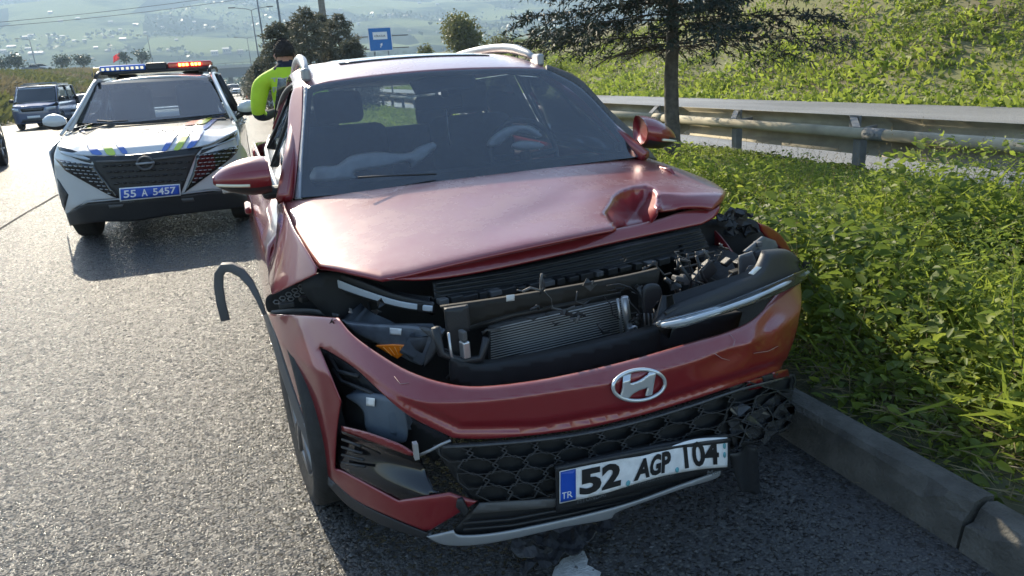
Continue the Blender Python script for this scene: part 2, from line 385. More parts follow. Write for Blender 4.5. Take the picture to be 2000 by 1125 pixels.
# ---- asphalt
def asphalt_mat(name, dark=(0.040, 0.041, 0.043), lite=(0.15, 0.148, 0.14), scale=78.0, bump=0.7, rough=0.40, spec=0.5, tilt=0.75):
    m = bpy.data.materials.new(name); m.use_nodes = True; n = m.node_tree.nodes; l = m.node_tree.links; b = n['Principled BSDF']
    tc = n.new('ShaderNodeTexCoord')
    dn = n.new('ShaderNodeTexNoise'); dn.inputs['Scale'].default_value = 60; dn.inputs['Detail'].default_value = 2
    l.new(tc.outputs['Object'], dn.inputs['Vector'])
    vm = n.new('ShaderNodeVectorMath'); vm.operation = 'MULTIPLY_ADD'; vm.inputs[1].default_value = (0.012, 0.012, 0.0)
    l.new(dn.outputs['Color'], vm.inputs[0]); l.new(tc.outputs['Object'], vm.inputs[2])
    vo = n.new('ShaderNodeTexVoronoi'); vo.inputs['Scale'].default_value = scale; vo.inputs['Randomness'].default_value = 1.0
    l.new(vm.outputs[0], vo.inputs['Vector'])
    # per stone random value
    sx = n.new('ShaderNodeSeparateColor'); l.new(vo.outputs['Color'], sx.inputs[0])
    st = n.new('ShaderNodeMapRange'); st.inputs[1].default_value = 0.25; st.inputs[2].default_value = 0.6; st.inputs[3].default_value = 1.0; st.inputs[4].default_value = 0.0
    l.new(vo.outputs['Distance'], st.inputs[0])
    pw = n.new('ShaderNodeMath'); pw.operation = 'POWER'; pw.inputs[1].default_value = 2.2; l.new(sx.outputs[0], pw.inputs[0])
    mu = n.new('ShaderNodeMath'); mu.operation = 'MULTIPLY'; l.new(st.outputs[0], mu.inputs[0]); l.new(pw.outputs[0], mu.inputs[1])
    mx = n.new('ShaderNodeMix'); mx.data_type = 'RGBA'; mx.inputs[6].default_value = (*dark, 1); mx.inputs[7].default_value = (*lite, 1); l.new(mu.outputs[0], mx.inputs[0])
    # broad wear: paler wheel tracks, oil, dust
    bn = n.new('ShaderNodeTexNoise'); bn.inputs['Scale'].default_value = 0.55; bn.inputs['Detail'].default_value = 7; bn.inputs['Roughness'].default_value = 0.62
    mp = n.new('ShaderNodeMapping'); mp.inputs['Scale'].default_value = (1.0, 0.22, 1.0); l.new(tc.outputs['Object'], mp.inputs[0]); l.new(mp.outputs[0], bn.inputs['Vector'])
    br = n.new('ShaderNodeMapRange'); br.inputs[1].default_value = 0.3; br.inputs[2].default_value = 0.7; br.inputs[3].default_value = 0.55; br.inputs[4].default_value = 1.35; l.new(bn.outputs[0], br.inputs[0])
    m2 = n.new('ShaderNodeMix'); m2.data_type = 'RGBA'; m2.blend_type = 'MULTIPLY'; m2.inputs[0].default_value = 1.0
    l.new(mx.outputs[2], m2.inputs[6]); l.new(br.outputs[0], m2.inputs[7]); l.new(m2.outputs[2], b.inputs['Base Color'])
    rr = n.new('ShaderNodeMapRange'); rr.inputs[1].default_value = 0.55; rr.inputs[2].default_value = 0.8; rr.inputs[3].default_value = 0.58; rr.inputs[4].default_value = rough; l.new(sx.outputs[1], rr.inputs[0]); l.new(rr.outputs[0], b.inputs['Roughness'])
    b.inputs['Specular IOR Level'].default_value = spec
    # relief: rounded stones, each at its own height, plus fine grain
    hh = n.new('ShaderNodeMath'); hh.operation = 'MULTIPLY_ADD'; hh.inputs[1].default_value = 0.6; l.new(sx.outputs[2], hh.inputs[0]); l.new(st.outputs[0], hh.inputs[2])
    fn = n.new('ShaderNodeTexNoise'); fn.inputs['Scale'].default_value = 260; fn.inputs['Detail'].default_value = 2; l.new(tc.outputs['Object'], fn.inputs['Vector'])
    h2 = n.new('ShaderNodeMath'); h2.operation = 'MULTIPLY_ADD'; h2.inputs[1].default_value = 0.9; l.new(fn.outputs[0], h2.inputs[0]); l.new(hh.outputs[0], h2.inputs[2])
    bp = n.new('ShaderNodeBump'); bp.inputs['Strength'].default_value = bump; bp.inputs['Distance'].default_value = 0.0035
    gm = n.new('ShaderNodeNewGeometry'); t1 = n.new('ShaderNodeVectorMath'); t1.operation = 'SUBTRACT'; t1.inputs[1].default_value = (.5, .5, .5); l.new(vo.outputs['Color'], t1.inputs[0])
    t2 = n.new('ShaderNodeVectorMath'); t2.operation = 'MULTIPLY_ADD'; t2.inputs[1].default_value = (tilt, tilt, 0); l.new(t1.outputs[0], t2.inputs[0]); l.new(gm.outputs['Normal'], t2.inputs[2])
    t3 = n.new('ShaderNodeVectorMath'); t3.operation = 'NORMALIZE'; l.new(t2.outputs[0], t3.inputs[0]); l.new(t3.outputs[0], bp.inputs['Normal'])
    l.new(h2.outputs[0], bp.inputs['Height']); l.new(bp.outputs[0], b.inputs['Normal'])
    return m
M_ASPH = asphalt_mat('asphalt', dark=(0.042, 0.042, 0.042), lite=(0.135, 0.13, 0.115), scale=84.0, rough=0.16, tilt=1.0, bump=0.8, spec=0.52)
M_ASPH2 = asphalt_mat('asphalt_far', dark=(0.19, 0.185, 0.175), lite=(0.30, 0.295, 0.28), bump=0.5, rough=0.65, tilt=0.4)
M_SOIL = mat('soil', (0.10, 0.085, 0.055), 0.95, var=0.4, vscale=3, col2=(0.06, 0.075, 0.03))
M_CONC = mat('kerb_concrete', (0.12, 0.115, 0.10), 0.95, vscale=7, col2=(0.04, 0.038, 0.032), bump=0.7, bscale=90, detail=8)
M_FIELD = mat('field', (0.13, 0.17, 0.06), 0.95, vscale=0.012, col2=(0.07, 0.10, 0.045))

struct(grid('ground', [-2700, -400, -60, 5, 60, 400, 3300], [-300, -50, 60, 300, 800, 4400], -0.06, M_FIELD))
xs = np.concatenate([np.linspace(-13.5, -3, 8), np.linspace(-2.6, 0.885, 8)])
ys = np.concatenate([np.linspace(-12, 16, 15), np.linspace(20, 60, 9), np.linspace(80, 420, 12)])
struct(grid('road', xs, ys, 0.0, M_ASPH))
struct(grid('opposite_road', [5.35, 9.4, 13.6], np.concatenate([np.linspace(-40, 60, 12), [120, 420]]), 0.004, M_ASPH2))
# median verge soil, gently humped
def verge_z(x, y):
    e = smooth01((x - 0.985) / 0.12) * smooth01((5.55 - x) / 0.5)
    return -0.02 + e * (0.135 + 0.05 * noise2(x, y, 3, 3, 0.9) + 0.05 * smooth01((x - 1.4) / 1.5) * smooth01((5.2 - x) / 0.8))
struct(grid('verge_ground', np.linspace(0.97, 5.6, 36), np.concatenate([np.linspace(-6, 14, 90), np.linspace(15, 60, 30), np.linspace(80, 400, 10)]), verge_z, M_SOIL))

# ---- kerb: single worn stones
kerb = thing('kerb', 'worn grey concrete kerb along the weedy verge', 'kerb', (0.93, 0, 0))
rk = random.Random(4)
y = -3.316
while y < 30:
    L = 1.0; x0 = 0.878 + rk.uniform(-0.006, 0.006); h = 0.14 + rk.uniform(-0.008, 0.006)
    n = 14; V = []; F = []
    for k in range(n + 1):
        yy = y + 0.006 + (L - 0.012) * k / n
        chip = rk.random() ** 3 * (0.018 if y < 3 else 0.0) + (0.022 * max(0, 1 - abs(yy + 0.36) / 0.12) if abs(yy + 0.36) < 0.12 else 0)
        V += [(x0 - 0.018, yy, -0.02), (x0 - 0.002 + rk.uniform(-.002, .002), yy, h * 0.6), (x0 + 0.004 + chip * 0.8, yy, h - 0.016 - chip), (x0 + 0.020 + chip, yy, h - chip * 0.25), (x0 + 0.075, yy, h + 0.004 + rk.uniform(-.002, .002)), (x0 + 0.115, yy, h - 0.004), (x0 + 0.12, yy, -0.02)]
    for k in range(n):
        for i in range(6): F.append((k * 7 + i, (k + 1) * 7 + i, (k + 1) * 7 + i + 1, k * 7 + i + 1))
    F.append(tuple(range(7))); F.append(tuple(n * 7 + i for i in range(7))[::-1])
    o = ob('kerb_stone', V, [f[::-1] for f in F], M_CONC, kerb); y += L
    for p in o.data.polygons: p.use_smooth = False
# pale old paint and mortar patch on the asphalt by the car nose
M_PATCH = mat('old_paint', (0.42, 0.42, 0.40), 0.85, var=0.25, vscale=30, bump=0.6, bscale=150)
pp = spl([at(u, v, z=0.004)[:2] for u, v in [(1085, 1110), (1100, 1090), (1122, 1078), (1143, 1078), (1150, 1100), (1172, 1118), (1160, 1150), (1090, 1150)]], 3)
pp = pp + RNG.normal(0, 0.004, pp.shape)
o = sheet('road_marking', pp, lambda q: np.stack([q[:, 0], q[:, 1], np.full(len(q), 0.004)], 1), M_PATCH, None, 0.02, 0, face=(0, 0, 5)); struct(o)

# tar seams and a long crack in the carriageway
M_TAR = mat('tar_seam', (0.055, 0.055, 0.055), 0.9, spec=0.05, bump=.8, bscale=120)
def seam(pts, wd, nm):
    A = spl(pts, 10, False); A = A + np.stack([.02 * (noise2(A[:, 1] * 6, A[:, 0], 3, 3, 1.0) - .5), np.zeros(len(A))], 1) * 2
    tn = np.gradient(A, axis=0); nn = np.stack([-tn[:, 1], tn[:, 0]], 1); nn /= np.linalg.norm(nn, axis=1)[:, None]; w_ = wd * (.5 + noise2(A[:, 1] * 5, A[:, 0] * 5, 9, 3, 1.0))[:, None]
    V = np.vstack([A - nn * w_, A + nn * w_]); k = len(A); struct(ob(nm, [(x, y, .003) for x, y in V], [(i, i + 1, k + i + 1, k + i) for i in range(k - 1)], M_TAR))
seam([(-3.6, -2), (-3.55, 3), (-3.62, 8), (-3.5, 16), (-3.6, 30)], .018, 'tar_seam')
seam([(-6.0, 3.6), (-5.0, 3.75), (-4.2, 3.7), (-3.55, 3.9)], .010, 'road_crack')
# ---- crash barrier between the carriageways
M_GALV = mat('galvanised', (0.46, 0.41, 0.30), 0.8, metal=0.0, spec=0.2, vscale=3, col2=(0.30, 0.265, 0.20))
M_GALVD = mat('galvanised_post', (0.17, 0.17, 0.165), 0.75, metal=0.0, var=0.25, vscale=5)
rail = thing('crash_barrier', 'double sided steel crash barrier on posts behind the weeds', 'crash barrier', (5.0, 4, 0))
def wbeam(x, sgn, z, y0, y1):
    prof = [(a * 1.7, b * 1.3) for a, b in [(0.0, 0.155), (0.012, 0.15), (0.055, 0.115), (0.08, 0.095), (0.08, 0.06), (0.02, 0.02), (0.0, 0.0), (0.02, -0.02), (0.08, -0.06), (0.08, -0.095), (0.055, -0.115), (0.012, -0.15), (0.0, -0.155)]]
    V = [];F = []; n = len(prof)
    for k, yy in enumerate((y0, y1)):
        for a, b in prof: V.append((x + sgn * a, yy, z + b))
    for i in range(n - 1): F.append((i, i + 1, n + i + 1, n + i))
    o = ob('beam', V, F, M_GALV, rail); solid(o, 0.004, 0); return o
y = -8.0; k = 0
while y < 76:
    yl = 4.0
    wbeam(5.34 + (0.004 if k % 2 else 0), 1, 0.47, y, y + yl + 0.28)
    tube('pipe_rail', [(4.955, y + .002, 0.545), (4.955, y + yl / 2, 0.545), (4.955, y + yl - .002, 0.545)], 0.056, M_GALV, rail, 14)
    if y < 14:
        tube('pipe_sleeve', [(4.955, y - .12, 0.545), (4.955, y + .12, 0.545)], 0.062, M_GALVD if k % 2 else M_GALV, rail, 14)
        for dy in (-.08, -.03, .03, .08): box('bolt', (4.895, y + dy, .55), (.02, .025, .025), M_GALVD, rail)
    y += yl; k += 1
for j in range(-4, 34):
    yy = 4.26 + 2 * j
    if yy > 72: break
    box('post', (5.03, yy, 0.27), (0.09, 0.10, 0.58), M_GALVD, rail, bevel=0.008)
    q = [(4.95, yy - .02, .60), (5.33, yy + .42, .665)]
    V = []
    for p in q:
        p = np.array(p); V += [p + [0, -0.05, -0.006], p + [0, 0.05, -0.006], p + [0, 0.05, 0.006], p + [0, -0.05, 0.006]]
    ob('spacer', V, [(0, 1, 2, 3), (7, 6, 5, 4), (0, 4, 5, 1), (1, 5, 6, 2), (2, 6, 7, 3), (3, 7, 4, 0)], M_GALVD, rail, False)
    box('spacer_web', (5.16, yy + .02, .545), (.34, .012, .10), M_GALVD, rail, .35)
    box('bracket', (5.31, yy + .36, .60), (.03, .14, .16), M_GALVD, rail, bevel=.005)

# ---- embankment beyond the opposite carriageway
def emb_z(x, y):
    crest = 3.4 + 7.5 * smooth01((42 - y) / 30)
    t = np.clip((x - 13.7) / 13.0, 0, 1.6)
    return -0.05 + crest * (smooth01(t / 1.25) * 1.15) * 0.98 + (noise2(x, y, 5, 4, 0.25) - 0.5) * 1.5 * smooth01((x - 14) / 3)
M_EMB = mat('embankment', (0.15, 0.16, 0.05), 0.95, vscale=0.35, col2=(0.13, 0.105, 0.06), detail=8)
struct(grid('embankment_ground', np.linspace(13.55, 40, 44), np.concatenate([np.linspace(-10, 45, 70), np.linspace(48, 140, 30)]), emb_z, M_EMB))
L_GRASS = leaf_mat('leaf_bright', (0.125, 0.20, 0.025), (0.37, 0.42, 0.07), 0.6)
L_WEED = leaf_mat('leaf_weed', (0.045, 0.085, 0.018), (0.22, 0.28, 0.05), 0.55)
L_DARK = leaf_mat('leaf_dark', (0.022, 0.040, 0.022), (0.05, 0.075, 0.03), 0.25)
L_DRY = leaf_mat('leaf_dry', (0.14, 0.115, 0.055), (0.24, 0.20, 0.11), 0.35)
L_CEDAR = leaf_mat('cedar_needles', (0.06, 0.07, 0.05), (0.17, 0.165, 0.11), 0.25, 0.6)
L_SPRUCE = leaf_mat('needles', (0.017, 0.030, 0.024), (0.050, 0.062, 0.045), 0.12, 0.6)
L_OLIVE = leaf_mat('leaf_olive', (0.07, 0.085, 0.025), (0.17, 0.17, 0.05), 0.45)
def emb_sample(n, ylo, yhi, xlo, xhi, p=1.0):
    yy = ylo + (yhi - ylo) * RNG.random(n) ** p; xx = RNG.uniform(xlo, xhi, n)
    return xx, yy
# low grass on the slope, greener at its foot, brush above it
xx, yy = emb_sample(95000, 2, 75, 13.6, 27, 1.3)
keep = RNG.random(len(xx)) < np.clip(1.25 - (xx - 13.6) / 8 + (noise2(xx, yy, 8, 3, 0.3) - .5) * 2.4, 0.1, 1); xx, yy = xx[keep], yy[keep]
P = np.stack([xx, yy, emb_z(xx, yy)], 1)
Lg = RNG.uniform(0.10, 0.34, len(P)) * (0.6 + noise2(xx, yy, 2, 3, 0.6))
stuff(fast_quads('slope_grass', leaf_quads(P, rdirs(len(P), 0.2, 1.0), Lg, Lg * 0.16), L_GRASS), 'bright grass growing on the foot of the embankment', 'grass')
cx, cy = emb_sample(1500, 2, 95, 14.6, 32, 1.15)
dn = noise2(cx, cy, 9, 3, 0.22)
for nm, lm, sel, lab in (('slope_brush', L_DRY, dn > 0.53, 'dry brown brush tangled over the embankment'), ('slope_bramble', L_WEED, (dn <= 0.53) & (dn > 0.38), 'green brambles spread over the embankment'), ('slope_scrub', L_OLIVE, dn <= 0.42, 'olive green scrub high on the embankment')):
    c = np.stack([cx, cy, emb_z(cx, cy)], 1)[sel]; k = 140
    sz = RNG.uniform(0.3, 0.85, len(c)); off = rdirs(len(c) * k, -0.3, 1.0) * (RNG.random(len(c) * k) ** 0.5)[:, None]
    P = np.repeat(c, k, 0) + off * np.repeat(sz, k)[:, None] * [1, 1, 0.65]
    Lg = RNG.uniform(0.03, 0.095, len(P)); D = rdirs(len(P), -0.5, 1)
    stuff(fast_quads(nm, leaf_quads(P, D, Lg, Lg * (0.12 if lm is L_DRY else 0.28)), lm), lab, 'scrub')

# ---- left: bank with reeds, ramp road, bridge
def ramp_line():
    return [at(-60, 152, y=110), at(45, 147, y=140), at(165, 140, y=190), at(270, 133, y=250), at(392, 129.5, y=300)]
RL = ramp_line()
def lerp_line(L, t):
    t = np.clip(t, 0, 1) * (len(L) - 1); i = min(int(t), len(L) - 2); f = t - i; return L[i] * (1 - f) + L[i + 1] * f
V, F = [], []; NU, NT = 40, 16
for i in range(NU):
    t = i / (NU - 1); b = lerp_line(RL, t); ya = 26 + (300 - 26) * t ** 1.4; a = np.array([-13.3, ya, -0.05])
    for j in range(NT):
        s = j / (NT - 1); p = a * (1 - s) + b * s; h = 1 - (1 - s) ** 2.0
        p[2] = a[2] + (b[2] - 0.1 - a[2]) * h + 0.25 * math.sin(i * 1.3 + j) * (s * (1 - s)) * 2
        V.append(p)
for i in range(NU - 1):
    for j in range(NT - 1): F.append((i * NT + j, (i + 1) * NT + j, (i + 1) * NT + j + 1, i * NT + j + 1))
M_BANK = mat('bank_grass', (0.13, 0.13, 0.05), 0.95, vscale=0.4, col2=(0.10, 0.075, 0.045), detail=8)
BANKV = np.array(V).reshape(NU, NT, 3)
struct(ob('bank_ground', V, [f[::-1] for f in F], M_BANK))
ii = RNG.uniform(0, NU * 0.55, 26000) ; jj = RNG.uniform(0, NT - 1.01, 26000)
i0, j0 = ii.astype(int), jj.astype(int); fi, fj = (ii - i0)[:, None], (jj - j0)[:, None]
P = BANKV[i0, j0] * (1 - fi) * (1 - fj) + BANKV[i0 + 1, j0] * fi * (1 - fj) + BANKV[i0, j0 + 1] * (1 - fi) * fj + BANKV[i0 + 1, j0 + 1] * fi * fj
nz_ = noise2(P[:, 0], P[:, 1], 6, 3, 0.12)
sel = nz_ > 0.5; near = P[:, 1] < 75
Lg = RNG.uniform(0.5, 1.5, len(P)) * np.where(near, 1.2, 0.9)
D = rdirs(len(P), 0.55, 1.0)
stuff(fast_quads('reeds', leaf_quads(P[sel], D[sel], Lg[sel], Lg[sel] * 0.05 + 0.02), L_DRY), 'dry brown reeds on the bank behind the van', 'reeds')
stuff(fast_quads('bank_weeds', leaf_quads(P[~sel], D[~sel], Lg[~sel] * 0.8, Lg[~sel] * 0.09 + 0.03), L_OLIVE), 'olive green weeds on the bank behind the van', 'weeds')
V, F = [], []
for i in range(30):
    b = lerp_line(RL, i / 29); V += [b + [0.0, -2.0, 0.05], b + [-1.5, 6.5, 0.45]]
for i in range(29): F.append((2 * i, 2 * i + 1, 2 * i + 3, 2 * i + 2))
M_PALE = mat('pale_concrete', (0.42, 0.41, 0.38), 0.8, var=0.1)
struct(ob('ramp_road', V, F, M_PALE))
br = thing('road_bridge', 'long concrete road bridge crossing over the distant highway', 'bridge', tuple(at(450, 140, y=300)))
A = at(385, 133, y=300); 
zt, zb = A[2] + 1.4, A[2] - 3.4
M_BRG = mat('bridge_concrete', (0.16, 0.165, 0.17), 0.85, var=0.15)
box('deck', ((A[0] + 60) / 2 + 2, 305, zb + 1.5), (64 - A[0], 10, 2.6), M_BRG, br)
box('parapet', ((A[0] + 60) / 2 + 2, 299.6, zb + 3.3), (64 - A[0], 0.4, 1.0), M_PALE, br)
box('beam', ((A[0] + 60) / 2 + 2, 300.2, zb - 0.2), (64 - A[0], 0.8, 0.8), M_BRG, br)
for x in (-16, -1.0, 14, 30): box('pier', (x, 305, (zb + .2) / 2 - 0.1), (1.6, 6, zb + 0.2), M_BRG, br)
for x in range(-20, 30, 3): box('railing_post', (x, 299.55, zb + 4.1), (0.15, 0.15, 0.7), M_BRG, br)
box('handrail', (5, 299.55, zb + 4.5), (60, 0.12, 0.12), M_BRG, br)

# ---- hazy hills
def hill_z(x, y):
    r = np.clip((y - 480) / 900, 0, 2.4)
    return -1.0 + 240 * smooth01(r / 2.2) ** 1.0 * (0.72 + 0.7 * noise2(x, y, 21, 5, 1 / 900.0)) + 26 * (noise2(x, y, 4, 5, 1 / 160.0) - 0.4) * np.clip(r * 3, 0, 1)
HAZE = 0.00040
def hill_mat():
    m = bpy.data.materials.new('hillside'); m.use_nodes = True; n = m.node_tree.nodes; l = m.node_tree.links; b = n['Principled BSDF']; b.inputs['Roughness'].default_value = 1.0; b.inputs['Specular IOR Level'].default_value = 0.0
    gm = n.new('ShaderNodeNewGeometry'); vo = n.new('ShaderNodeTexVoronoi'); vo.inputs['Scale'].default_value = 0.0085; 
    nz = n.new('ShaderNodeTexNoise'); nz.inputs['Scale'].default_value = 0.006; nz.inputs['Detail'].default_value = 8; nz.inputs['Roughness'].default_value = 0.65
    mp = n.new('ShaderNodeMapping'); mp.inputs['Scale'].default_value = (1, 0.6, 1); l.new(gm.outputs['Position'], mp.inputs[0]); l.new(mp.outputs[0], vo.inputs['Vector']); l.new(gm.outputs['Position'], nz.inputs['Vector'])
    sc = n.new('ShaderNodeSeparateColor'); l.new(vo.outputs['Color'], sc.inputs[0])
    ad = n.new('ShaderNodeMath'); ad.operation = 'MULTIPLY_ADD'; ad.inputs[1].default_value = 0.35; l.new(sc.outputs[0], ad.inputs[0]); l.new(nz.outputs[0], ad.inputs[2])
    cr = n.new('ShaderNodeValToRGB'); e = cr.color_ramp.elements
    e[0].position = 0.52; e[0].color = (0.020, 0.032, 0.020, 1); e[1].position = 0.80; e[1].color = (0.17, 0.19, 0.08, 1)
    k = e.new(0.64); k.color = (0.04, 0.055, 0.03, 1)
    l.new(ad.outputs[0], cr.inputs[0]); l.new(cr.outputs[0], b.inputs['Base Color']); return m
hx = np.linspace(-2600, 3200, 150); hy = np.concatenate([np.linspace(480, 2300, 110), np.linspace(2350, 4200, 40)])
struct(grid('hills', hx, hy, hill_z, hill_mat()))
n = 9000; xx = RNG.uniform(-1500, 1800, n); yy = 500 + RNG.random(n) * 1700; sel = noise2(xx, yy, 61, 4, 1 / 190.0) > 0.5; xx, yy = xx[sel], yy[sel]
P = np.repeat(np.stack([xx, yy, hill_z(xx, yy)], 1), 6, 0); P += RNG.normal(0, 1, P.shape) * [6, 6, 2.2] + [0, 0, 3.0]; Lg = RNG.uniform(3.0, 8.0, len(P))
stuff(fast_quads('hill_woods', leaf_quads(P, rdirs(len(P)), Lg, Lg * 0.4), L_DARK), 'dark woods scattered over the hazy hillside', 'woods')
# ================================================================== PLANTS
M_BARK = mat('bark', (0.10, 0.085, 0.07), 0.95, var=0.45, vscale=14, bump=0.9, bscale=45)
M_TWIG = mat('twig', (0.075, 0.06, 0.045), 0.95)
M_STEM = leaf_mat('stem_green', (0.09, 0.13, 0.03), (0.16, 0.17, 0.06), 0.15)

# ---- ground cover on the median verge
def cover_h(x, y):
    e = smooth01((x - 0.98) / 0.7) * (0.35 + 0.65 * smooth01((5.5 - x) / 0.6))
    f = 1 - 0.75 * smooth01((x - 3.3) / 1.0)
    return e * f * (0.05 + 0.62 * noise2(x, y, 12, 4, 1.5) ** 1.6 + 0.22 * smooth01((2.4 - np.abs(x - 2.6)) / 1.5) * smooth01((3.5 - y) / 2.5)) + 0.15 * smooth01((x - 2.4) / .8) * smooth01((4.0 - x) / .5) * smooth01((2.7 - y) / .9)
def vsample(n, y0, y1, pw):
    yy = y0 + (y1 - y0) * RNG.random(n) ** pw; xx = 1.0 + (5.45 - 1.0) * RNG.random(n) ** 0.9
    return xx, yy
xx, yy = vsample(72000, -0.9, 22, 1.9)
P = np.stack([xx, yy, verge_z(xx, yy) - 0.01], 1); h = cover_h(xx, yy)
Lg = (0.05 + h * RNG.uniform(0.5, 1.0, len(P))) * RNG.uniform(0.6, 1.15, len(P))
D = rdirs(len(P), 0.25, 1.0)
stuff(fast_quads('verge_grass', leaf_quads(P, D, Lg, 0.0035 + Lg * 0.022, 0.12), L_GRASS), 'bright backlit grass covering the median verge', 'grass')
xx, yy = vsample(190000, -0.9, 24, 1.85)
h = cover_h(xx, yy); hz_ = RNG.random(len(xx)) ** 0.75
P = np.stack([xx, yy, verge_z(xx, yy) + h * hz_], 1)
Lg = (0.016 + 0.058 * RNG.random(len(P)) ** 1.9) * (0.75 + 0.5 * noise2(xx, yy, 31, 2, 2.2)); D = rdirs(len(P), -0.35, 0.75)
pz = noise2(xx, yy, 33, 3, 1.2); kp = RNG.random(len(xx)) < np.clip((pz - .36) * 6, .10, 1); xx, yy, P, Lg, D, pz = xx[kp], yy[kp], P[kp], Lg[kp], D[kp], pz[kp]
Lg = Lg * (0.5 + 0.75 * smooth01((noise2(xx, yy, 52, 2, 1.7) - .3) / .4))
dk = noise2(xx, yy, 14, 3, 0.8) + RNG.normal(0, 0.12, len(xx)) > 0.47
stuff(fast_leaves('verge_weeds', P[dk], D[dk], Lg[dk], Lg[dk] * 0.25, L_WEED), 'dense leafy green weeds covering the median verge', 'weeds')
stuff(fast_leaves('verge_nettles', P[~dk], D[~dk], Lg[~dk] * 1.1, Lg[~dk] * 0.23, L_GRASS), 'pale yellow green nettles among the verge weeds', 'weeds')
# dry straw and trodden stalks by the kerb
xx = 0.94 + RNG.random(7000) ** 1.5 * 1.1; yy = RNG.uniform(-0.8, 3.0, 7000)
P = np.stack([xx, yy, verge_z(xx, yy) + RNG.uniform(0.0, 0.10, len(xx)) * smooth01((xx - 1.0) / 0.3)], 1); Lg = RNG.uniform(0.05, 0.2, len(P))
stuff(fast_quads('dry_stalks', leaf_quads(P, rdirs(len(P), -0.05, 0.35), Lg, np.full(len(P), 0.0022), 0.05), L_DRY), 'dry straw stalks lying along the kerb', 'straw')

# fine feathery foliage and seeding stalks break up the carpet
xx, yy = vsample(90000, -0.9, 14, 1.7)
sel = noise2(xx, yy, 71, 3, 1.1) > 0.46; xx, yy = xx[sel], yy[sel]; h = cover_h(xx, yy)
P = np.stack([xx, yy, verge_z(xx, yy) + h * RNG.random(len(xx)) * 0.98 + .02], 1); Lg = RNG.uniform(0.010, 0.030, len(P))
stuff(fast_quads('feathery_weeds', leaf_quads(P, rdirs(len(P), -0.2, 0.9), Lg, Lg * 0.2, 0.15), L_GRASS), 'fine feathery pale weeds mixed into the verge', 'weeds')
xx, yy = vsample(900, -0.7, 14, 1.5); h = cover_h(xx, yy) + RNG.uniform(.06, .22, len(xx)); P = np.stack([xx, yy, verge_z(xx, yy)], 1); D = rdirs(len(P), 0.86, 1.0)
Q1 = leaf_quads(P, D, h, np.full(len(P), .0022), 0.02); T_ = P + D * h[:, None]; k = 9
Q2 = leaf_quads(np.repeat(T_, k, 0) - np.repeat(D, k, 0) * (RNG.random((len(T_) * k, 1)) * .07), rdirs(len(T_) * k, 0, 1), RNG.uniform(.008, .02, len(T_) * k), np.full(len(T_) * k, .0025), .1)
stuff(fast_quads('seed_stalks', np.concatenate([Q1, Q2]), L_DRY), 'thin dry seed stalks standing above the verge weeds', 'stalks')

# ---- tall single weeds, every leaf its own piece
def leaf_mesh(name, L, W, mt):
    n = 5; V, F = [], []
    for i in range(n + 1):
        t = i / n; wv = W * math.sin(math.pi * min(1, t * 0.93 + 0.07)) ** 0.8 * (1 - t * 0.35); y = L * t; z = 0.12 * L * math.sin(t * 2.2) - 0.25 * L * t * t
        V += [(-wv, y, z + wv * 0.35), (0, y, z), (wv, y, z + wv * 0.35)]
    for i in range(n):
        for k in range(2): F.append((i * 3 + k, i * 3 + k + 1, (i + 1) * 3 + k + 1, (i + 1) * 3 + k))
    me = mesh_of(name, V, F); me.materials.append(mt); me.polygons.foreach_set('use_smooth', [True] * len(me.polygons)); return me
LM = [leaf_mesh('leaf', 0.095, 0.022, L_WEED), leaf_mesh('leaf', 0.12, 0.028, L_GRASS), leaf_mesh('leaf', 0.075, 0.02, L_GRASS), leaf_mesh('leaf', 0.125, 0.025, L_GRASS)]
def weed(pos, H, n, k, label):
    t = thing('weed_plant', label, 'weed', pos, 0, 'tall weeds on the median verge'); r = random.Random(k * 7 + 1)
    lean = (r.uniform(-.12, .12), r.uniform(-.12, .12)); pts = []
    for i in range(7):
        s = i / 6; pts.append((pos[0] + lean[0] * s * s, pos[1] + lean[1] * s * s, pos[2] + H * s))
    tube('stem', pts, [0.0075 * (1 - 0.6 * i / 6) for i in range(7)], M_STEM, t, 5)
    a = r.uniform(0, 6)
    for i in range(n):
        s = 0.25 + 0.75 * (i + 0.5) / n; a += 2.4 + r.uniform(-.3, .3); q = lerp_line([np.array(p) for p in pts], s)
        o = bpy.data.objects.new('leaf', LM[(i + k) % 4]); COL.objects.link(o); o.parent = t
        o.location = Vector(q) - Vector(pos); o.rotation_euler = (r.uniform(-0.1, 0.6) if s < 0.9 else 0.9, r.uniform(-.3, .3), a); sc = (1.15 - 0.5 * s) * r.uniform(0.8, 1.25); o.scale = (sc, sc, sc)
# (u, v of the plant's tip, x distance across the verge, height, leaves, what sets it apart)
WE = [(1785, 470, 2.35, .55, 22), (1725, 515, 2.2, .5, 20), (1660, 480, 2.2, .45, 18), (1870, 520, 2.2, .55, 22), (1960, 530, 2.1, .62, 24), (1900, 605, 1.85, .52, 22), (1985, 640, 1.7, .5, 22), (1835, 655, 1.75, .46, 20), (1760, 600, 1.8, .45, 18), (1690, 610, 1.75, .42, 18), (1945, 700, 1.5, .42, 20), (1985, 780, 1.35, .36, 18), (1640, 560, 1.9, .42, 16), (1850, 470, 2.6, .55, 20), (1930, 455, 2.7, .58, 22), (1600, 500, 2.2, .42, 16), (1560, 420, 2.8, .45, 16), (1700, 440, 2.8, .48, 18), (1985, 480, 2.5, .62, 24), (1890, 400, 3.4, .62, 22), (1860, 425, 3.1, .58, 22), (1995, 370, 4.2, .72, 24), (1800, 395, 3.6, .5, 18)]
ORDN = 'first second third fourth fifth sixth seventh eighth ninth tenth eleventh twelfth'.split()
rank = sorted(range(len(WE)), key=lambda i: WE[i][0])
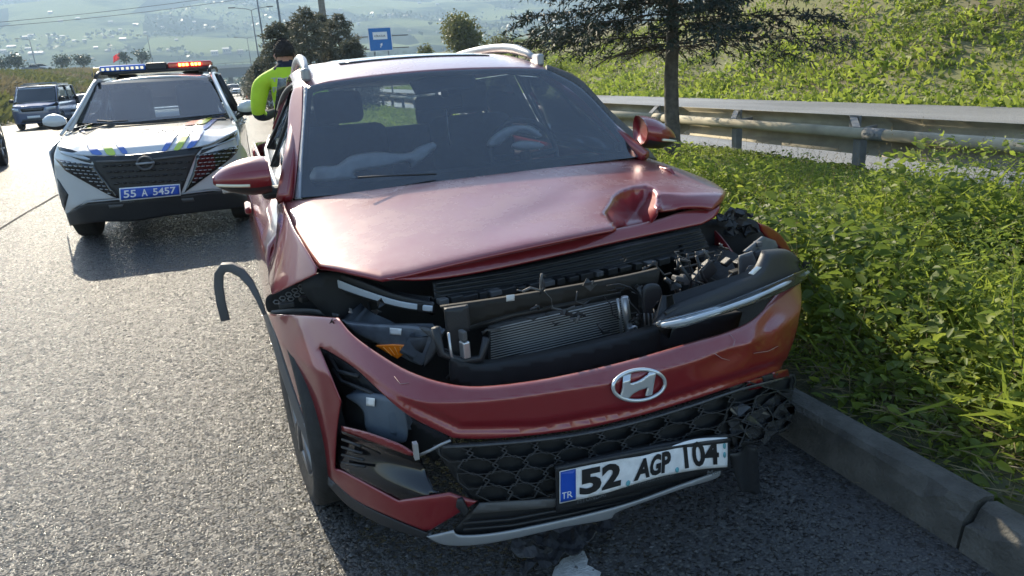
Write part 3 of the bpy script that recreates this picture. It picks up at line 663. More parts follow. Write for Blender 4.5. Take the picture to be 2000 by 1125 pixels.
for k, (u, v, x, H, n) in enumerate(WE):
    p = at(u, v, x=x); pos = (p[0], p[1], verge_z(p[0], p[1]))
    H = max(0.30, p[2] - pos[2] + .06); r = rank.index(k)
    lab = ('%s tall leafy weed of the verge counted from the crushed car corner' % ORDN[r]) if r < 12 else ('%s tall leafy weed of the verge counted from the right picture edge' % ORDN[len(WE) - 1 - r])
    weed(pos, H, n, k, lab)

# ---- conifers
def conifer(name, label, base, H, z0, spread, limbs, twigs, needles, mt, group=None, lean=(0, 0), trunk_r=0.1, nl=0.075, droop=0.25, seed=1, power=0.85, dead=0):
    rg = np.random.default_rng(seed); t = thing(name, label, 'tree', tuple(base), 0, group); base = np.array(base, float)
    N = 14; tp = []
    for i in range(N + 1):
        s = i / N; tp.append(base + [lean[0] * s * H + 0.012 * math.sin(i * 1.7), lean[1] * s * H, s * H - 0.05])
    tr = tube('trunk', tp, [trunk_r * (1 - 0.85 * (i / N)) * (1.25 if i == 0 else 1) for i in range(N + 1)], M_BARK, t, 14)
    LV, LF = [], []; Q = []
    def add_twig(a, b, r0):
        d = b - a; d = d / (np.linalg.norm(d) + 1e-9); s = np.cross(d, [0, 0, 1.0]); s = s / (np.linalg.norm(s) + 1e-9) * r0; u = np.cross(s, d); k = len(LV)
        LV.extend([a + s, a - s * .5 + u * .87, a - s * .5 - u * .87, b + s * .3, b - s * .15 + u * .26, b - s * .15 - u * .26])
        LF.extend([(k, k + 1, k + 4, k + 3), (k + 1, k + 2, k + 5, k + 4), (k + 2, k, k + 3, k + 5)])
    for li in range(limbs + dead):
        isd = li >= limbs
        s = (li / limbs) ** 0.95 if not isd else -0.02
        zz = z0 + (H - z0) * s * 0.98 + rg.uniform(-.05, .05); c = base + np.array([lean[0] * zz, lean[1] * zz, zz])
        a = li * 2.399 + rg.uniform(-.35, .35); Lb = spread * max(0.03, (1 - s)) ** power * rg.uniform(0.75, 1.12) * (0.42 if isd else 1)
        dr = droop * rg.uniform(0.5, 1.4); pts = []
        ns = 7
        for i in range(ns + 1):
            q = i / ns; pts.append(c + np.array([math.cos(a) * Lb * q, math.sin(a) * Lb * q, Lb * (0.10 * q - dr * q * q * 1.3 + (0.10 * q ** 3))]))
        for i in range(ns): add_twig(pts[i], pts[i + 1], 0.02 * (trunk_r / 0.1) * (1 - i / ns * 0.8) * (0.5 + Lb / spread * 0.5))
        for i in range(twigs):
            q = 0.14 + 0.86 * (i + rg.random()) / twigs; p = lerp_line(pts, q); sd_ = 1 if i % 2 else -1
            an = a + sd_ * rg.uniform(0.55, 1.15); tl = Lb * 0.34 * (1.15 - q * 0.75) * rg.uniform(0.6, 1.2) + nl
            e = p + np.array([math.cos(an) * tl, math.sin(an) * tl, tl * rg.uniform(-0.55, 0.05)])
            if isd and rg.random() < .6: e = p + (e - p) * .5
            add_twig(p, e, 0.006 * (trunk_r / 0.1))
            if isd: continue
            for j in range(needles):
                f = rg.random() ** 0.8; Q.append((p * (1 - f) + e * f + rg.normal(0, nl * 0.22, 3), (e - p) / (np.linalg.norm(e - p) + 1e-9)))
    bo = ob('branches', LV, LF, M_TWIG, t)
    P = np.array([q[0] for q in Q]); A = np.array([q[1] for q in Q]); D = A * 0.55 + rg.normal(0, 0.55, A.shape); D /= np.linalg.norm(D, axis=1)[:, None]
    Lg = rg.uniform(0.6, 1.3, len(P)) * nl
    cr = fast_quads('crown', leaf_quads(P, D, Lg, Lg * 0.13, 0.1, rg), mt, t); cr['kind'] = 'stuff'
    return t
tb = at(1312, 318, z=0.16)
conifer('spruce_tree', 'dark spruce with a bare lower trunk in front of the crash barrier', tb, 4.9, 1.42, 2.2, 84, 26, 40, L_SPRUCE, None, (0.0, 0.0), 0.098, 0.070, 0.18, 3, 0.8, 7)
CE = [(537, 40, 27, .9, 1), (563, 40, 31, 1.0, 2), (592, 14, 29, 1.25, 3), (620, 24, 32, 1.25, 4), (655, 26, 30, 1.3, 5), (684, 78, 28, .8, 6), (512, 112, 38, .9, 7), (500, 128, 52, 1.0, 8), (492, 136, 70, 1.2, 9)]
CL = ['dark cedar just left of the officer head', 'dark cedar rising behind the officer head', 'tallest dark cedar with a pointed tip right of the officer head', 'dark cedar just left of the thick pole', 'dark cedar just right of the thick pole', 'low dark cedar left of the blue sign', 'dark conifer behind the officer shoulder', 'far conifer on the median between officer and bridge', 'farthest conifer on the median near the bridge']
for (u, v, y, sp, sdd), lb in zip(CE, CL):
    p = at(u, v, y=y); conifer('cedar_tree', lb, (p[0], p[1], 0.05), p[2], 0.25, sp * 1.25, 46, 13, 11, L_CEDAR, 'cedars on the median', (0, 0), 0.07, 0.16, 0.12, sdd, 0.6)

# ---- broadleaf trees and shrubs
def broadleaf(name, label, base, zc, w, h, n, lsz, mt, group=None, seed=1, trunk=0.06, lobes=9, rag=0.25):
    rg = np.random.default_rng(seed); base = np.array(base, float); t = thing(name, label, 'tree', tuple(base), 0, group)
    c = base + [0, 0, zc]
    tube('trunk', [base - [0, 0, .1], base + [0.02, 0, zc * 0.5], c], [trunk, trunk * .8, trunk * .4], M_BARK, t, 8)
    LV = []; lc = rdirs(lobes, -0.5, 1, rg) * rg.uniform(0.3, 0.75, (lobes, 1)) * [w / 2, w / 2, h / 2] + c
    for i in range(min(lobes, 7)):
        tube('limb', [base + [0, 0, zc * 0.45], (base + [0, 0, zc * 0.7]) * 0.5 + lc[i] * 0.5, lc[i]], [trunk * .5, trunk * .3, trunk * .12], M_BARK, t, 5)
    k = rg.integers(0, lobes, n); P = lc[k] + rdirs(n, -1, 1, rg) * (rg.random((n, 1)) ** 0.45) * [w * 0.3, w * 0.3, h * 0.3] * rg.uniform(1 - rag, 1 + rag, (n, 1))
    Lg = rg.uniform(0.6, 1.4, n) * lsz
    cr = fast_quads('crown', leaf_quads(P, rdirs(n, -0.6, 0.9, rg), Lg, Lg * 0.32, 0.15, rg), mt, t); cr['kind'] = 'stuff'; return t
p = at(905, 112, y=62); broadleaf('bushy_tree', 'round olive green tree standing behind the car roof', (p[0], p[1], 0.3), 3.5, 3.9, 4.6, 5200, 0.26, L_OLIVE, None, 2, 0.12, 12)
p = at(832, 112, y=70); broadleaf('young_tree', 'small pale green tree left of the round olive tree', (p[0], p[1], 0.3), 2.7, 1.5, 2.2, 900, 0.22, L_OLIVE, None, 3, 0.06, 6)
p = at(985, 105, y=66); broadleaf('thin_shrub', 'thin yellowish shrub right of the round olive tree', (p[0], p[1], 0.3), 2.6, 3.4, 2.6, 1400, 0.22, L_OLIVE, None, 5, 0.05, 8, .4)
p = at(1095, 105, y=40); broadleaf('slope_bush', 'bright green bush where the embankment meets the car roof rail', (p[0], p[1], emb_z(p[0], p[1])), 0.6, 2.4, 1.6, 1600, 0.13, L_GRASS, None, 6, 0.04, 7)
for i, (u, v, y, w, lb) in enumerate([(4, 124, 205, 4.6, 'round ramp tree at the left picture edge'), (37, 122, 208, 4.2, 'round ramp tree left of the leaning lamp mast'), (122, 121, 212, 4.6, 'round ramp tree right of the leaning lamp mast'), (163, 118, 216, 4.6, 'round ramp tree above the yellow truck'), (247, 113, 235, 3.6, 'round ramp tree just right of the red flag'), (277, 113, 240, 5.5, 'wide ramp shrub above the police light bar')]):
    c = at(u, v, y=y); b = at(u + 2, v + 21, y=y)
    broadleaf('ramp_tree', lb, b, c[2] - b[2], w, w * 0.95, 520, 0.55, L_DARK, 'small round trees along the ramp', 20 + i, 0.14, 7)
# low tree belt on the plain beyond the bridge
n = 9000; xx = RNG.uniform(-330, 420, n); yy = RNG.uniform(330, 640, n); sel = noise2(xx, yy, 44, 3, 1 / 45.0) > 0.5; xx, yy = xx[sel], yy[sel]
P = np.repeat(np.stack([xx, yy, np.full(len(xx), 0.5)], 1), 5, 0); P += RNG.normal(0, 1, P.shape) * [2.0, 2.0, 1.4] + [0, 0, 2.0]
Lg = RNG.uniform(0.9, 2.2, len(P))
stuff(fast_quads('far_tree_belt', leaf_quads(P, rdirs(len(P)), Lg, Lg * 0.4), L_DARK), 'dark belt of far trees beyond the bridge', 'trees')
# ================================================================== POSTS, SIGN, HOUSES, WIRES
M_MAST = mat('mast', (0.17, 0.18, 0.19), 0.6, metal=0.2)
def lamp(label, ub, vb, ut, vt, y, arms, r=0.09, ext=0.0):
    b = at(ub, vb, y=y); tpt = at(ut, vt, y=y); d = (tpt - b); d = d / d[2]
    g = np.array([b[0] - d[0] * 0 , y, 0.0]); tpt = np.array([b[0], y, tpt[2] + ext]); t = thing('street_lamp', label, 'street lamp', tuple(g), 0, 'street lamps along the highway')
    tube('mast', [g, (g + tpt) / 2, tpt], [r * 1.3, r, r * .6], M_MAST, t, 10)
    for s in arms:
        e = tpt + [s * 1.9, 0, 0.35]; tube('arm', [tpt, tpt + [s * 0.6, 0, 0.2], e], r * .45, M_MAST, t, 6); box('lamp_head', e + [s * .35, 0, 0.02], (0.8, 0.25, 0.14), M_MAST, t, bevel=0.03)
    return t
lamp('nearer double armed lamp mast left of the officer', 506, 118, 497, 20, 100, (-1, 1))
lamp('small far double armed lamp mast in front of the bridge', 491, 128, 487, 75, 175, (-1, 1))
lamp('tall thin mast rising just left of the officer', 519, 110, 511, 5, 72, (-1, 1), 0.08, 2.5)
lamp('tall thin mast rising above the officer head', 550, 60, 545, 2, 52, (-1, 1), 0.08, 3.5)
lamp('single armed lamp mast leaning right of the red flag', 297, 118, 289, 70, 225, (-1,), 0.11)
lamp('leaning lamp mast between the round ramp trees', 72, 137, 64, 78, 185, (-1,), 0.11)
p = at(634, 55, y=33); M_POLE = mat('concrete_pole', (0.22, 0.205, 0.18), 0.9, var=0.2)
pt = thing('utility_pole', 'thick concrete utility pole rising out of the dark cedars', 'pole', (p[0], p[1], 0)); tube('pole_shaft', [(p[0], p[1], 0), (p[0], p[1], 5), (p[0], p[1], 10.5)], [0.17, 0.14, 0.10], M_POLE, pt, 12); box('cross_arm', (p[0], p[1], 9.9), (2.2, 0.12, 0.12), M_POLE, pt)
for dx in (-.9, 0, .9): tube('insulator', [(p[0] + dx, p[1], 9.96), (p[0] + dx, p[1], 10.15)], [.05, .03], M_POLE, pt, 8)
# power lines
M_WIRE = mat('wire', (0.05, 0.05, 0.055), 0.7)
for (v0, v1, sag, lb) in ((41, -17, 3.5, 'lower power line crossing the hazy hills'), (36, -28, 3.2, 'upper power line crossing the hazy hills')):
    a, b = at(-320, v0 + 30, y=140), at(640, v1 - 12, y=140)
    pts = []
    for i in range(25):
        s = i / 24; q = a * (1 - s) + b * s; q[2] -= sag * 4 * s * (1 - s) * 0.35; pts.append(q)
    tag(tube('power_line', pts, 0.035, M_WIRE, None, 5), lb, 'power line')

# blue direction sign
sg = at(743, 78, y=42); t = thing('road_sign', 'square blue road sign with white panel and arrow behind the car roof', 'road sign', (sg[0], sg[1], 0))
M_BLUE = mat('sign_blue', (0.01, 0.14, 0.42), 0.45, var=0.06); M_SWHITE = mat('sign_white', (0.75, 0.75, 0.74), 0.5); M_SDK = mat('sign_dark', (0.12, 0.10, 0.10), 0.6)
S = 1.28
q = [(sg[0] - S / 2, sg[1], sg[2] + .56 * S * .9), (sg[0] + S / 2, sg[1], sg[2] + .56 * S * .9), (sg[0] + S / 2, sg[1], sg[2] - .5 * S * .9), (sg[0] - S / 2, sg[1], sg[2] - .5 * S * .9)]
zc = (q[0][2] + q[2][2]) / 2; hh = q[0][2] - q[2][2]
box('border', (sg[0], sg[1] + 0.02, zc), (S + .06, 0.03, hh + .06), M_SWHITE, t); box('panel', (sg[0], sg[1], zc), (S - .02, 0.02, hh - .02), M_BLUE, t)
wp = box('name_panel', (sg[0], sg[1] - 0.016, zc + hh * .16), (S * .64, 0.012, hh * .33), M_SWHITE, t)
tv, tf = text2d('KİRAZLIK', 0.02)
ob('lettering', [(sg[0] - S * .25 + a * S * .5, sg[1] - 0.026, zc + hh * .10 + b * hh * .12) for a, b in tv], tf, M_SDK, wp, False)
ar = [(-.03, -.36), (.0, -.37), (.045, -.27), (.075, -.29), (.085, -.16), (-.03, -.22), (.005, -.25)]
ob('arrow', [(sg[0] + a * S - .02, sg[1] - 0.014, zc + b * hh) for a, b in ar], [tuple(range(7))], M_SWHITE, t, False)
for dx in (-.4, .4): tube('post', [(sg[0] + dx, sg[1] + .08, 0), (sg[0] + dx, sg[1] + .08, zc + hh / 2)], 0.045, M_MAST, t, 8)
fr = at(699, 72, y=44); t = thing('pipe_frame', 'thin steel pipe frame left of the blue sign', 'frame', (fr[0], fr[1], 0))
tube('upright', [(fr[0], fr[1], 0), (fr[0], fr[1], fr[2] + .1)], .06, M_MAST, t, 8)
for dz in (0, -.7): tube('crossbar', [(fr[0] - 1.0, fr[1], fr[2] - .02 + dz), (fr[0] + 3.0, fr[1], fr[2] - .02 + dz)], .035, M_MAST, t, 6)
# flag on the ramp
fp = at(233, 128, y=245); ft = at(236, 100, y=245); t = thing('red_flag', 'red flag flying above the ramp beside a round tree', 'flag', tuple(fp))
tube('flag_pole', [fp, ft], 0.06, M_MAST, t, 6)
V = [];F = []
for i in range(7):
    for j in range(4): V.append((ft[0] - i * .38 - j * .12, ft[1] + .25 * math.sin(i * 1.3), ft[2] - .1 - j * .62 - i * .20))
for i in range(6):
    for j in range(3): F.append((i * 4 + j, i * 4 + j + 1, (i + 1) * 4 + j + 1, (i + 1) * 4 + j))
solid(ob('flag_cloth', V, F, leaf_mat('flag_red', (0.75, 0.02, 0.015), (0.85, 0.03, 0.02), 0.5), t), .01)
# houses on the hillside
HS = onsurf(lambda p, uv: p[..., 2] - hill_z(p[..., 0], p[..., 1]), 450, 4400, 420)
M_HW = [mat('house_wall', (0.22, 0.21, 0.2), 0.9), mat('house_wall_b', (0.15, 0.14, 0.13), 0.9), mat('house_wall_c', (0.3, 0.29, 0.27), 0.9)]
M_HR = [mat('house_roof', (0.30, 0.29, 0.28), 0.7), mat('house_roof_b', (0.30, 0.16, 0.11), 0.7), mat('house_roof_c', (0.5, 0.48, 0.45), 0.6)]
HP = [(98, 26, 13, 6), (118, 43, 14, 6), (152, 38, 13, 6), (216, 45, 15, 6), (265, 50, 18, 6), (235, 60, 12, 6), (105, 72, 16, 7), (122, 74, 16, 7), (145, 82, 13, 6), (165, 81, 12, 6), (205, 75, 13, 7), (219, 74, 13, 7), (240, 79, 22, 7), (285, 66, 14, 6), (60, 72, 18, 7), (48, 76, 20, 8), (22, 95, 26, 8), (55, 98, 18, 7), (5, 103, 22, 8), (70, 108, 44, 8), (20, 2, 14, 6), (45, 1, 14, 6), (70, 2, 15, 6), (90, 0, 12, 6), (187, 95, 14, 6), (210, 102, 16, 7), (318, 55, 12, 6), (345, 80, 12, 6), (380, 45, 12, 6), (420, 108, 26, 15), (444, 104, 30, 17), (470, 106, 22, 15), (700, 48, 12, 6), (760, 30, 12, 6), (800, 62, 13, 6), (855, 10, 13, 6), (1010, 62, 12, 6), (1028, 55, 11, 6), (665, 20, 12, 6), (820, 8, 14, 6), (405, 20, 12, 6), (340, 20, 12, 6), (330, 100, 16, 7), (365, 104, 14, 7)]
def house_label(u, v, i):
    zu = ['at the left picture edge', 'above the parked van', 'above the round ramp trees', 'above the yellow lorry', 'above the red flag', 'above the police light bar', 'between police car and lamp mast', 'above the dark cedars', 'above the blue sign', 'above the round olive tree', 'left of the spruce branches'][int(np.searchsorted([30, 80, 130, 200, 250, 310, 480, 690, 790, 900], u))]
    zv = 'high' if v < 35 else 'halfway up' if v < 78 else 'low'
    return 'tiny pale roofed house %s on the hazy hillside %s' % (zv, zu)
pos = HS(np.array([h[:2] for h in HP], float))
for i, (h, p) in enumerate(zip(HP, pos)):
    r = random.Random(i); kd = p[1] / 1900.0; wd = h[2] * kd * .62; ht = h[3] * kd * .6; dp = wd * r.uniform(.6, .9)
    lab = 'blue grey apartment block far behind the bridge' if 29 <= i <= 31 else 'long pale warehouse roof low on the hazy hillside' if i == 19 else house_label(h[0], h[1], i)
    t = thing('apartment_block' if 29 <= i <= 31 else 'hill_house', lab, 'house', (p[0], p[1], p[2]), r.uniform(-.3, .3), 'houses on the hazy hillside')
    z0 = p[2] - 4
    box('wall', (p[0], p[1] + dp / 2, (z0 + p[2] + ht) / 2), (wd, dp, p[2] + ht - z0), M_HW[i % 3], t, 0)
    rh = wd * .16; x0, x1, y0, y1, z = p[0] - wd * .55, p[0] + wd * .55, p[1] - dp * .06, p[1] + dp * 1.06, p[2] + ht
    ob('roof', [(x0, y0, z), (x1, y0, z), (x1, y1, z), (x0, y1, z), (x0 + wd * .05, (y0 + y1) / 2, z + rh), (x1 - wd * .05, (y0 + y1) / 2, z + rh)], [(0, 1, 5, 4), (2, 3, 4, 5), (1, 2, 5), (3, 0, 4), (3, 2, 1, 0)], M_HR[0 if i % 4 else 2], t, False)
    for a in (-.28, 0, .28): box('window', (p[0] + a * wd, p[1] - .05, p[2] + ht * .55), (wd * .12, .1, ht * .25), M_GLOSSBLK, t)
# traffic cone
cp = at(485, 208, z=0); t = thing('traffic_cone', 'small orange traffic cone on the far edge of the road', 'traffic cone', tuple(cp)); M_OR = mat('cone_orange', (0.7, 0.12, 0.03), 0.6)
V, F = lathe([(0.15, 0.03), (0.12, .2), (0.07, .45), (0.03, .7), (0.0, .71)], 14, 'z'); ob('cone_body', [(a + cp[0], b + cp[1], c) for a, b, c in V], F, M_OR, t); box('base', (cp[0], cp[1], .017), (.4, .4, .03), M_OR, t)

# ---- hazy air
HT = max(v.co.z for v in bpy.data.objects['hills'].data.vertices) + 22.0
hz = box('haze', ((-2750 + 3350) / 2, 2050, (HT - 3) / 2), (6100, 4900, HT + 3), None, None)
mh = bpy.data.materials.new('haze_air'); mh.use_nodes = True; n = mh.node_tree.nodes; n.remove(n['Principled BSDF'])
pv = n.new('ShaderNodeVolumePrincipled'); pv.inputs['Color'].default_value = (0.55, 0.76, 1.0, 1); pv.inputs['Density'].default_value = HAZE; pv.inputs['Anisotropy'].default_value = 0.25
mh.node_tree.links.new(pv.outputs[0], n['Material Output'].inputs['Volume']); hz.data.materials.append(mh); stuff(hz, 'pale blue hazy air over the valley', 'haze')
# ================================================================== CRASHED RED CAR
car = thing('crashed_car', 'red hatchback with a crushed front standing against the kerb', 'car', (0, 0.84, 0))
def paint(name, base, dusty=0.5, metal=0.35, rough=0.34):
    m = bpy.data.materials.new(name); m.use_nodes = True; n = m.node_tree.nodes; l = m.node_tree.links; b = n['Principled BSDF']
    b.inputs['Metallic'].default_value = metal; b.inputs['Coat Weight'].default_value = 1.0; b.inputs['Coat Roughness'].default_value = 0.06; b.inputs['Roughness'].default_value = rough
    tc = n.new('ShaderNodeTexCoord'); nz = n.new('ShaderNodeTexNoise'); nz.inputs['Scale'].default_value = 5; nz.inputs['Detail'].default_value = 8; nz.inputs['Roughness'].default_value = 0.68; l.new(tc.outputs['Object'], nz.inputs['Vector'])
    sp = n.new('ShaderNodeTexNoise'); sp.inputs['Scale'].default_value = 140; sp.inputs['Detail'].default_value = 2; l.new(tc.outputs['Object'], sp.inputs['Vector'])
    # dust settles on faces that look up
    gm = n.new('ShaderNodeNewGeometry'); sx = n.new('ShaderNodeSeparateXYZ'); l.new(gm.outputs['True Normal'], sx.inputs[0])
    up = n.new('ShaderNodeMapRange'); up.inputs[1].default_value = 0.5; up.inputs[2].default_value = 1.0; l.new(sx.outputs[2], up.inputs[0])
    mr = n.new('ShaderNodeMapRange'); mr.inputs[1].default_value = 0.3; mr.inputs[2].default_value = 0.75; mr.inputs[3].default_value = 0.25; mr.inputs[4].default_value = 1.0; l.new(nz.outputs[0], mr.inputs[0])
    mu = n.new('ShaderNodeMath'); mu.operation = 'MULTIPLY'; l.new(up.outputs[0], mu.inputs[0]); l.new(mr.outputs[0], mu.inputs[1])
    m2 = n.new('ShaderNodeMath'); m2.operation = 'MULTIPLY_ADD'; m2.inputs[1].default_value = dusty; m2.inputs[2].default_value = 0.006; l.new(mu.outputs[0], m2.inputs[0])
    mx = n.new('ShaderNodeMix'); mx.data_type = 'RGBA'; mx.inputs[6].default_value = (*base, 1); mx.inputs[7].default_value = (0.40, 0.33, 0.28, 1); l.new(m2.outputs[0], mx.inputs[0]); l.new(mx.outputs[2], b.inputs['Base Color'])
    cr = n.new('ShaderNodeMath'); cr.operation = 'MULTIPLY_ADD'; cr.inputs[1].default_value = 0.85; cr.inputs[2].default_value = 0.05; l.new(m2.outputs[0], cr.inputs[0]); l.new(cr.outputs[0], b.inputs['Coat Roughness'])
    bp = n.new('ShaderNodeBump'); bp.inputs['Strength'].default_value = 0.02; bp.inputs['Distance'].default_value = 0.002; l.new(sp.outputs[0], bp.inputs['Height']); l.new(bp.outputs[0], b.inputs['Normal'])
    return m
M_RED = paint('red_paint', (0.20, 0.006, 0.012), 0.40, 0.2, 0.36)
M_FRIT = mat('windscreen_frit', (0.012, 0.013, 0.015), 0.25)

# --- surfaces of the car in its own space
_x = np.array([-.99, -.945, -.905, -.86, -.80, -.675, -.585, -.48, -.36, -.06, .31, .55, .74, .88, .99, 1.06, 1.2])
_y = np.array([1.6, 1.25, .95, .72, .516, .253, .145, .085, .045, .0, .03, .10, .21, .35, .507, .7, 1.2])
_fx = np.linspace(-1.1, 1.3, 481); _fy = np.interp(_fx, _x, _y); _k = np.exp(-0.5 * (np.arange(-16, 17) / 6.5) ** 2); _k /= _k.sum()
_fy = np.convolve(np.pad(_fy, 16, mode='edge'), _k, 'valid')
def T(x): return np.interp(x, _fx, _fy)
def SB(off=0.0, zs=1.15):
    return onsurf(lambda p, uv: p[:, 1] - (T(p[:, 0]) + zs * np.maximum(0, p[:, 2] - 0.60) + 0.10 * np.maximum(0, 0.30 - p[:, 2]) + off), 0.6, 5.0)
def SY(f): return onsurf(lambda p, uv: p[:, 1] - f(p[:, 0], p[:, 2]), 0.6, 7.0)
def gauss(uv, c, s, ang=0):
    a = R_(ang); d = uv - np.array(c); x = d[:, 0] * math.cos(a) + d[:, 1] * math.sin(a); y = -d[:, 0] * math.sin(a) + d[:, 1] * math.cos(a)
    return np.exp(-0.5 * ((x / s[0]) ** 2 + (y / s[1]) ** 2))
def segd(uv, pts):
    """distance to a polyline and side sign"""
    P = np.asarray(pts, float); best = np.full(len(uv), 1e9); sg = np.zeros(len(uv)); tt = np.zeros(len(uv))
    for i in range(len(P) - 1):
        a, b = P[i], P[i + 1]; ab = b - a; L = ab @ ab; t = np.clip(((uv - a) @ ab) / L, 0, 1); q = a + t[:, None] * ab; d = np.linalg.norm(uv - q, axis=1)
        cr = ab[0] * (uv[:, 1] - a[1]) - ab[1] * (uv[:, 0] - a[0]); m = d < best; best = np.where(m, d, best); sg = np.where(m, np.sign(cr), sg); tt = np.where(m, (i + t) / (len(P) - 1), tt)
    return best, sg, tt
FOLD = [(1178, 416), (1190, 398), (1196, 385), (1212, 374), (1238, 366), (1262, 363), (1278, 368), (1287, 380), (1290, 400)]
FQ = np.array(FOLD + [(1288, 408), (1272, 431), (1205, 446)], float)
def hood_dent(uv):
    d, sg, t = segd(uv, FOLD); ins = inside(uv, FQ)
    D = np.where(ins, -0.088 * np.clip(d / 48.0, 0, 1), 0.0)                                   # corner folded down to a face
    dr, sr, tr_ = segd(uv, [(1288, 378), (1340, 381), (1418, 379)])
    D = D - np.where((sr > 0) & (uv[:, 0] > 1288), 0.030 * np.clip(dr / 22.0, 0, 1), 0)
    D = D - 0.009 * gauss(uv, (1105, 396), (70, 18), -20) + 0.006 * gauss(uv, (1165, 372), (40, 9), -14) - 0.004 * gauss(uv, (1020, 428), (60, 16), -20)
    D = D + 0.004 * gauss(uv, (1240, 350), (90, 14), -2)
    return D
def hood_z(x, y): return 0.86 + (y - 0.5) * 0.187 - 0.055 * x * x - np.where(x < 0, 0.9, 0.25) * np.maximum(0, np.abs(x + .01) - 0.66) ** 2 - 0.25 * np.maximum(0, 0.62 - y) ** 2
HOODF = onsurf(lambda p, uv: hood_z(p[:, 0], p[:, 1]) + hood_dent(uv) - p[:, 2], 0.9, 5.0)
hood_poly = spl([(553, 390, 1), (640, 377), (760, 361), (900, 344), (1050, 325), (1170, 308), (1243, 302), (1262, 303), (1300, 315), (1350, 333), (1395, 352), (1421, 370, 1), (1412, 390), (1396, 403, 1), (1340, 402), (1288, 408, 1), (1272, 430, 1), (1210, 443), (1150, 455), (1000, 487), (880, 514), (800, 533), (745, 543, 1), (700, 533), (660, 524), (622, 519, 1), (600, 490), (575, 450), (560, 418)])
hood = sheet('hood', hood_poly, HOODF, M_RED, car, 5, 0.010, (12, 0.012), (0, 0.3, -1))
# lower red strip under the leading edge
def lipY(x, z): return 0.475 + 0.26 * (x + .56) - 0.10 * np.maximum(0, x - .5) - (0.85 - z) * 0.55 + .012
hood_edge = sheet('hood_edge', spl([(743, 547, 1), (800, 537), (880, 517), (1000, 490), (1150, 458), (1270, 433), (1340, 412), (1411, 402, 1), (1400, 424), (1372, 440, 1), (1300, 455), (1200, 477), (1100, 500), (1000, 522), (900, 541), (820, 550)]), SY(lambda x, z: lipY(x, z) + .012), M_RED, car, 7, 0.006, (9, 0.008))

# --- windscreen
def scr_z(x, y): return 1.0 + (y - 1.25) * 0.745 - 0.08 * x * x
SCR = onsurf(lambda p, uv: scr_z(p[:, 0], p[:, 1]) - p[:, 2], 0.9, 6.0)
scr_out = spl([(587, 386, 1), (590, 320), (595, 245), (601, 168, 1), (621, 164), (720, 150), (848, 138), (1000, 133), (1067, 135, 1), (1130, 168), (1190, 228), (1235, 282), (1252, 306, 1), (1150, 318), (1000, 338), (800, 364), (680, 378)])
scr_in = spl([(612, 356), (604, 340), (603, 280), (608, 200), (614, 178, 0), (640, 170), (720, 160), (848, 148), (1000, 142), (1058, 144), (1080, 152), (1130, 186), (1180, 240), (1218, 285), (1210, 296), (1150, 303), (1000, 321), (800, 345), (680, 360), (625, 363)])
wind = sheet('windscreen', scr_out, SCR, M_GLASS, car, 14, 0.0)
def ring(name, a, b, f, m_, parent, off, back=(0, .8, -.6)):
    n = 120
    def rs(P):
        d = np.r_[0, np.cumsum(np.linalg.norm(np.diff(np.vstack([P, P[:1]]), axis=0), axis=1))]; t = np.linspace(0, d[-1], n, endpoint=False); Q = np.vstack([P, P[:1]])
        return np.stack([np.interp(t, d, Q[:, 0]), np.interp(t, d, Q[:, 1])], 1)
    A = rs(a); B0 = resample(b, 2.0)
    B = np.array([B0[np.linalg.norm(B0 - q, axis=1).argmin()] for q in A])
    PA, PB = f(A) + np.array(back) * off, f(B) + np.array(back) * off; V = np.vstack([PA, PB])
    F = [(i, (i + 1) % n, n + (i + 1) % n, n + i) for i in range(n)]
    return ob(name, V, F, m_, parent)
ring('screen_border', scr_out, scr_in, SCR, M_FRIT, wind, 0.004)
tube('wiper', [at(700, 361, y=1.24) + [0, -.02, .03], at(760, 352, y=1.27) + [0, -.02, .02], at(850, 344, y=1.27) + [0, -.02, .01]], 0.004, M_BLACK, car, 6)
# --- screen pillars
def pil_z(x, y):
    e = 0.69 - (scr_z(x, y) - 1.0) * 0.30
    return scr_z(x, y) - 0.7 * np.maximum(0, np.abs(x + .01) - e)
PILF = onsurf(lambda p, uv: pil_z(p[:, 0], p[:, 1]) - p[:, 2], 0.9, 6.0)
sheet('pillar', spl([(551, 392, 1), (556, 330), (561, 260), (566, 200), (576, 170), (592, 166, 1), (590, 240), (582, 320), (574, 388, 1)]), PILF, M_RED, car, 6, 0.01, (5, .006))
sheet('pillar_trim', spl([(575, 388, 1), (583, 320), (590, 240), (593, 167, 1), (601, 167, 1), (595, 245), (590, 320), (587, 387, 1)]), PILF, M_SILVER, car, 4, 0.012)
sheet('pillar', spl([(1068, 126, 1), (1130, 152), (1190, 214), (1242, 262), (1284, 312, 1), (1254, 305, 1), (1236, 283), (1190, 229), (1130, 169), (1067, 136, 1)]), PILF, M_BLACK, car, 4, 0.012)

# --- roof, sides, tail
def xc(y): return 0.015 - 0.010 * (y - 1.25)
def tp(y): return .05 * np.maximum(0, y - 1.9)
def roof_z(x, y):
    xx = x - xc(y)
    return 1.502 - np.where(y < 2.5, 0.19, 0.06) * (y - 2.5) ** 2 - 0.085 * xx * xx - 2.2 * np.maximum(0, np.abs(xx) - .5 + tp(y)) ** 2
fe = SCR(spl([(601, 168), (621, 164), (720, 150), (848, 138), (1000, 133), (1067, 135)], 5, False))
ff = [(p[0], p[1] + .004) for p in fe]; ff[0] = (ff[0][0] - .06, ff[0][1] + .06); ff[-1] = (ff[-1][0] + .06, ff[-1][1] + .06)
rp = ff + [(xc(y) + .63 - tp(y), y) for y in (2.1, 2.6, 3.2, 3.9)] + [(xc(4.0) + .3, 4.02), (xc(4.0) - .3, 4.02)] + [(xc(y) - .63 + tp(y), y) for y in (3.9, 3.2, 2.6, 2.1)]
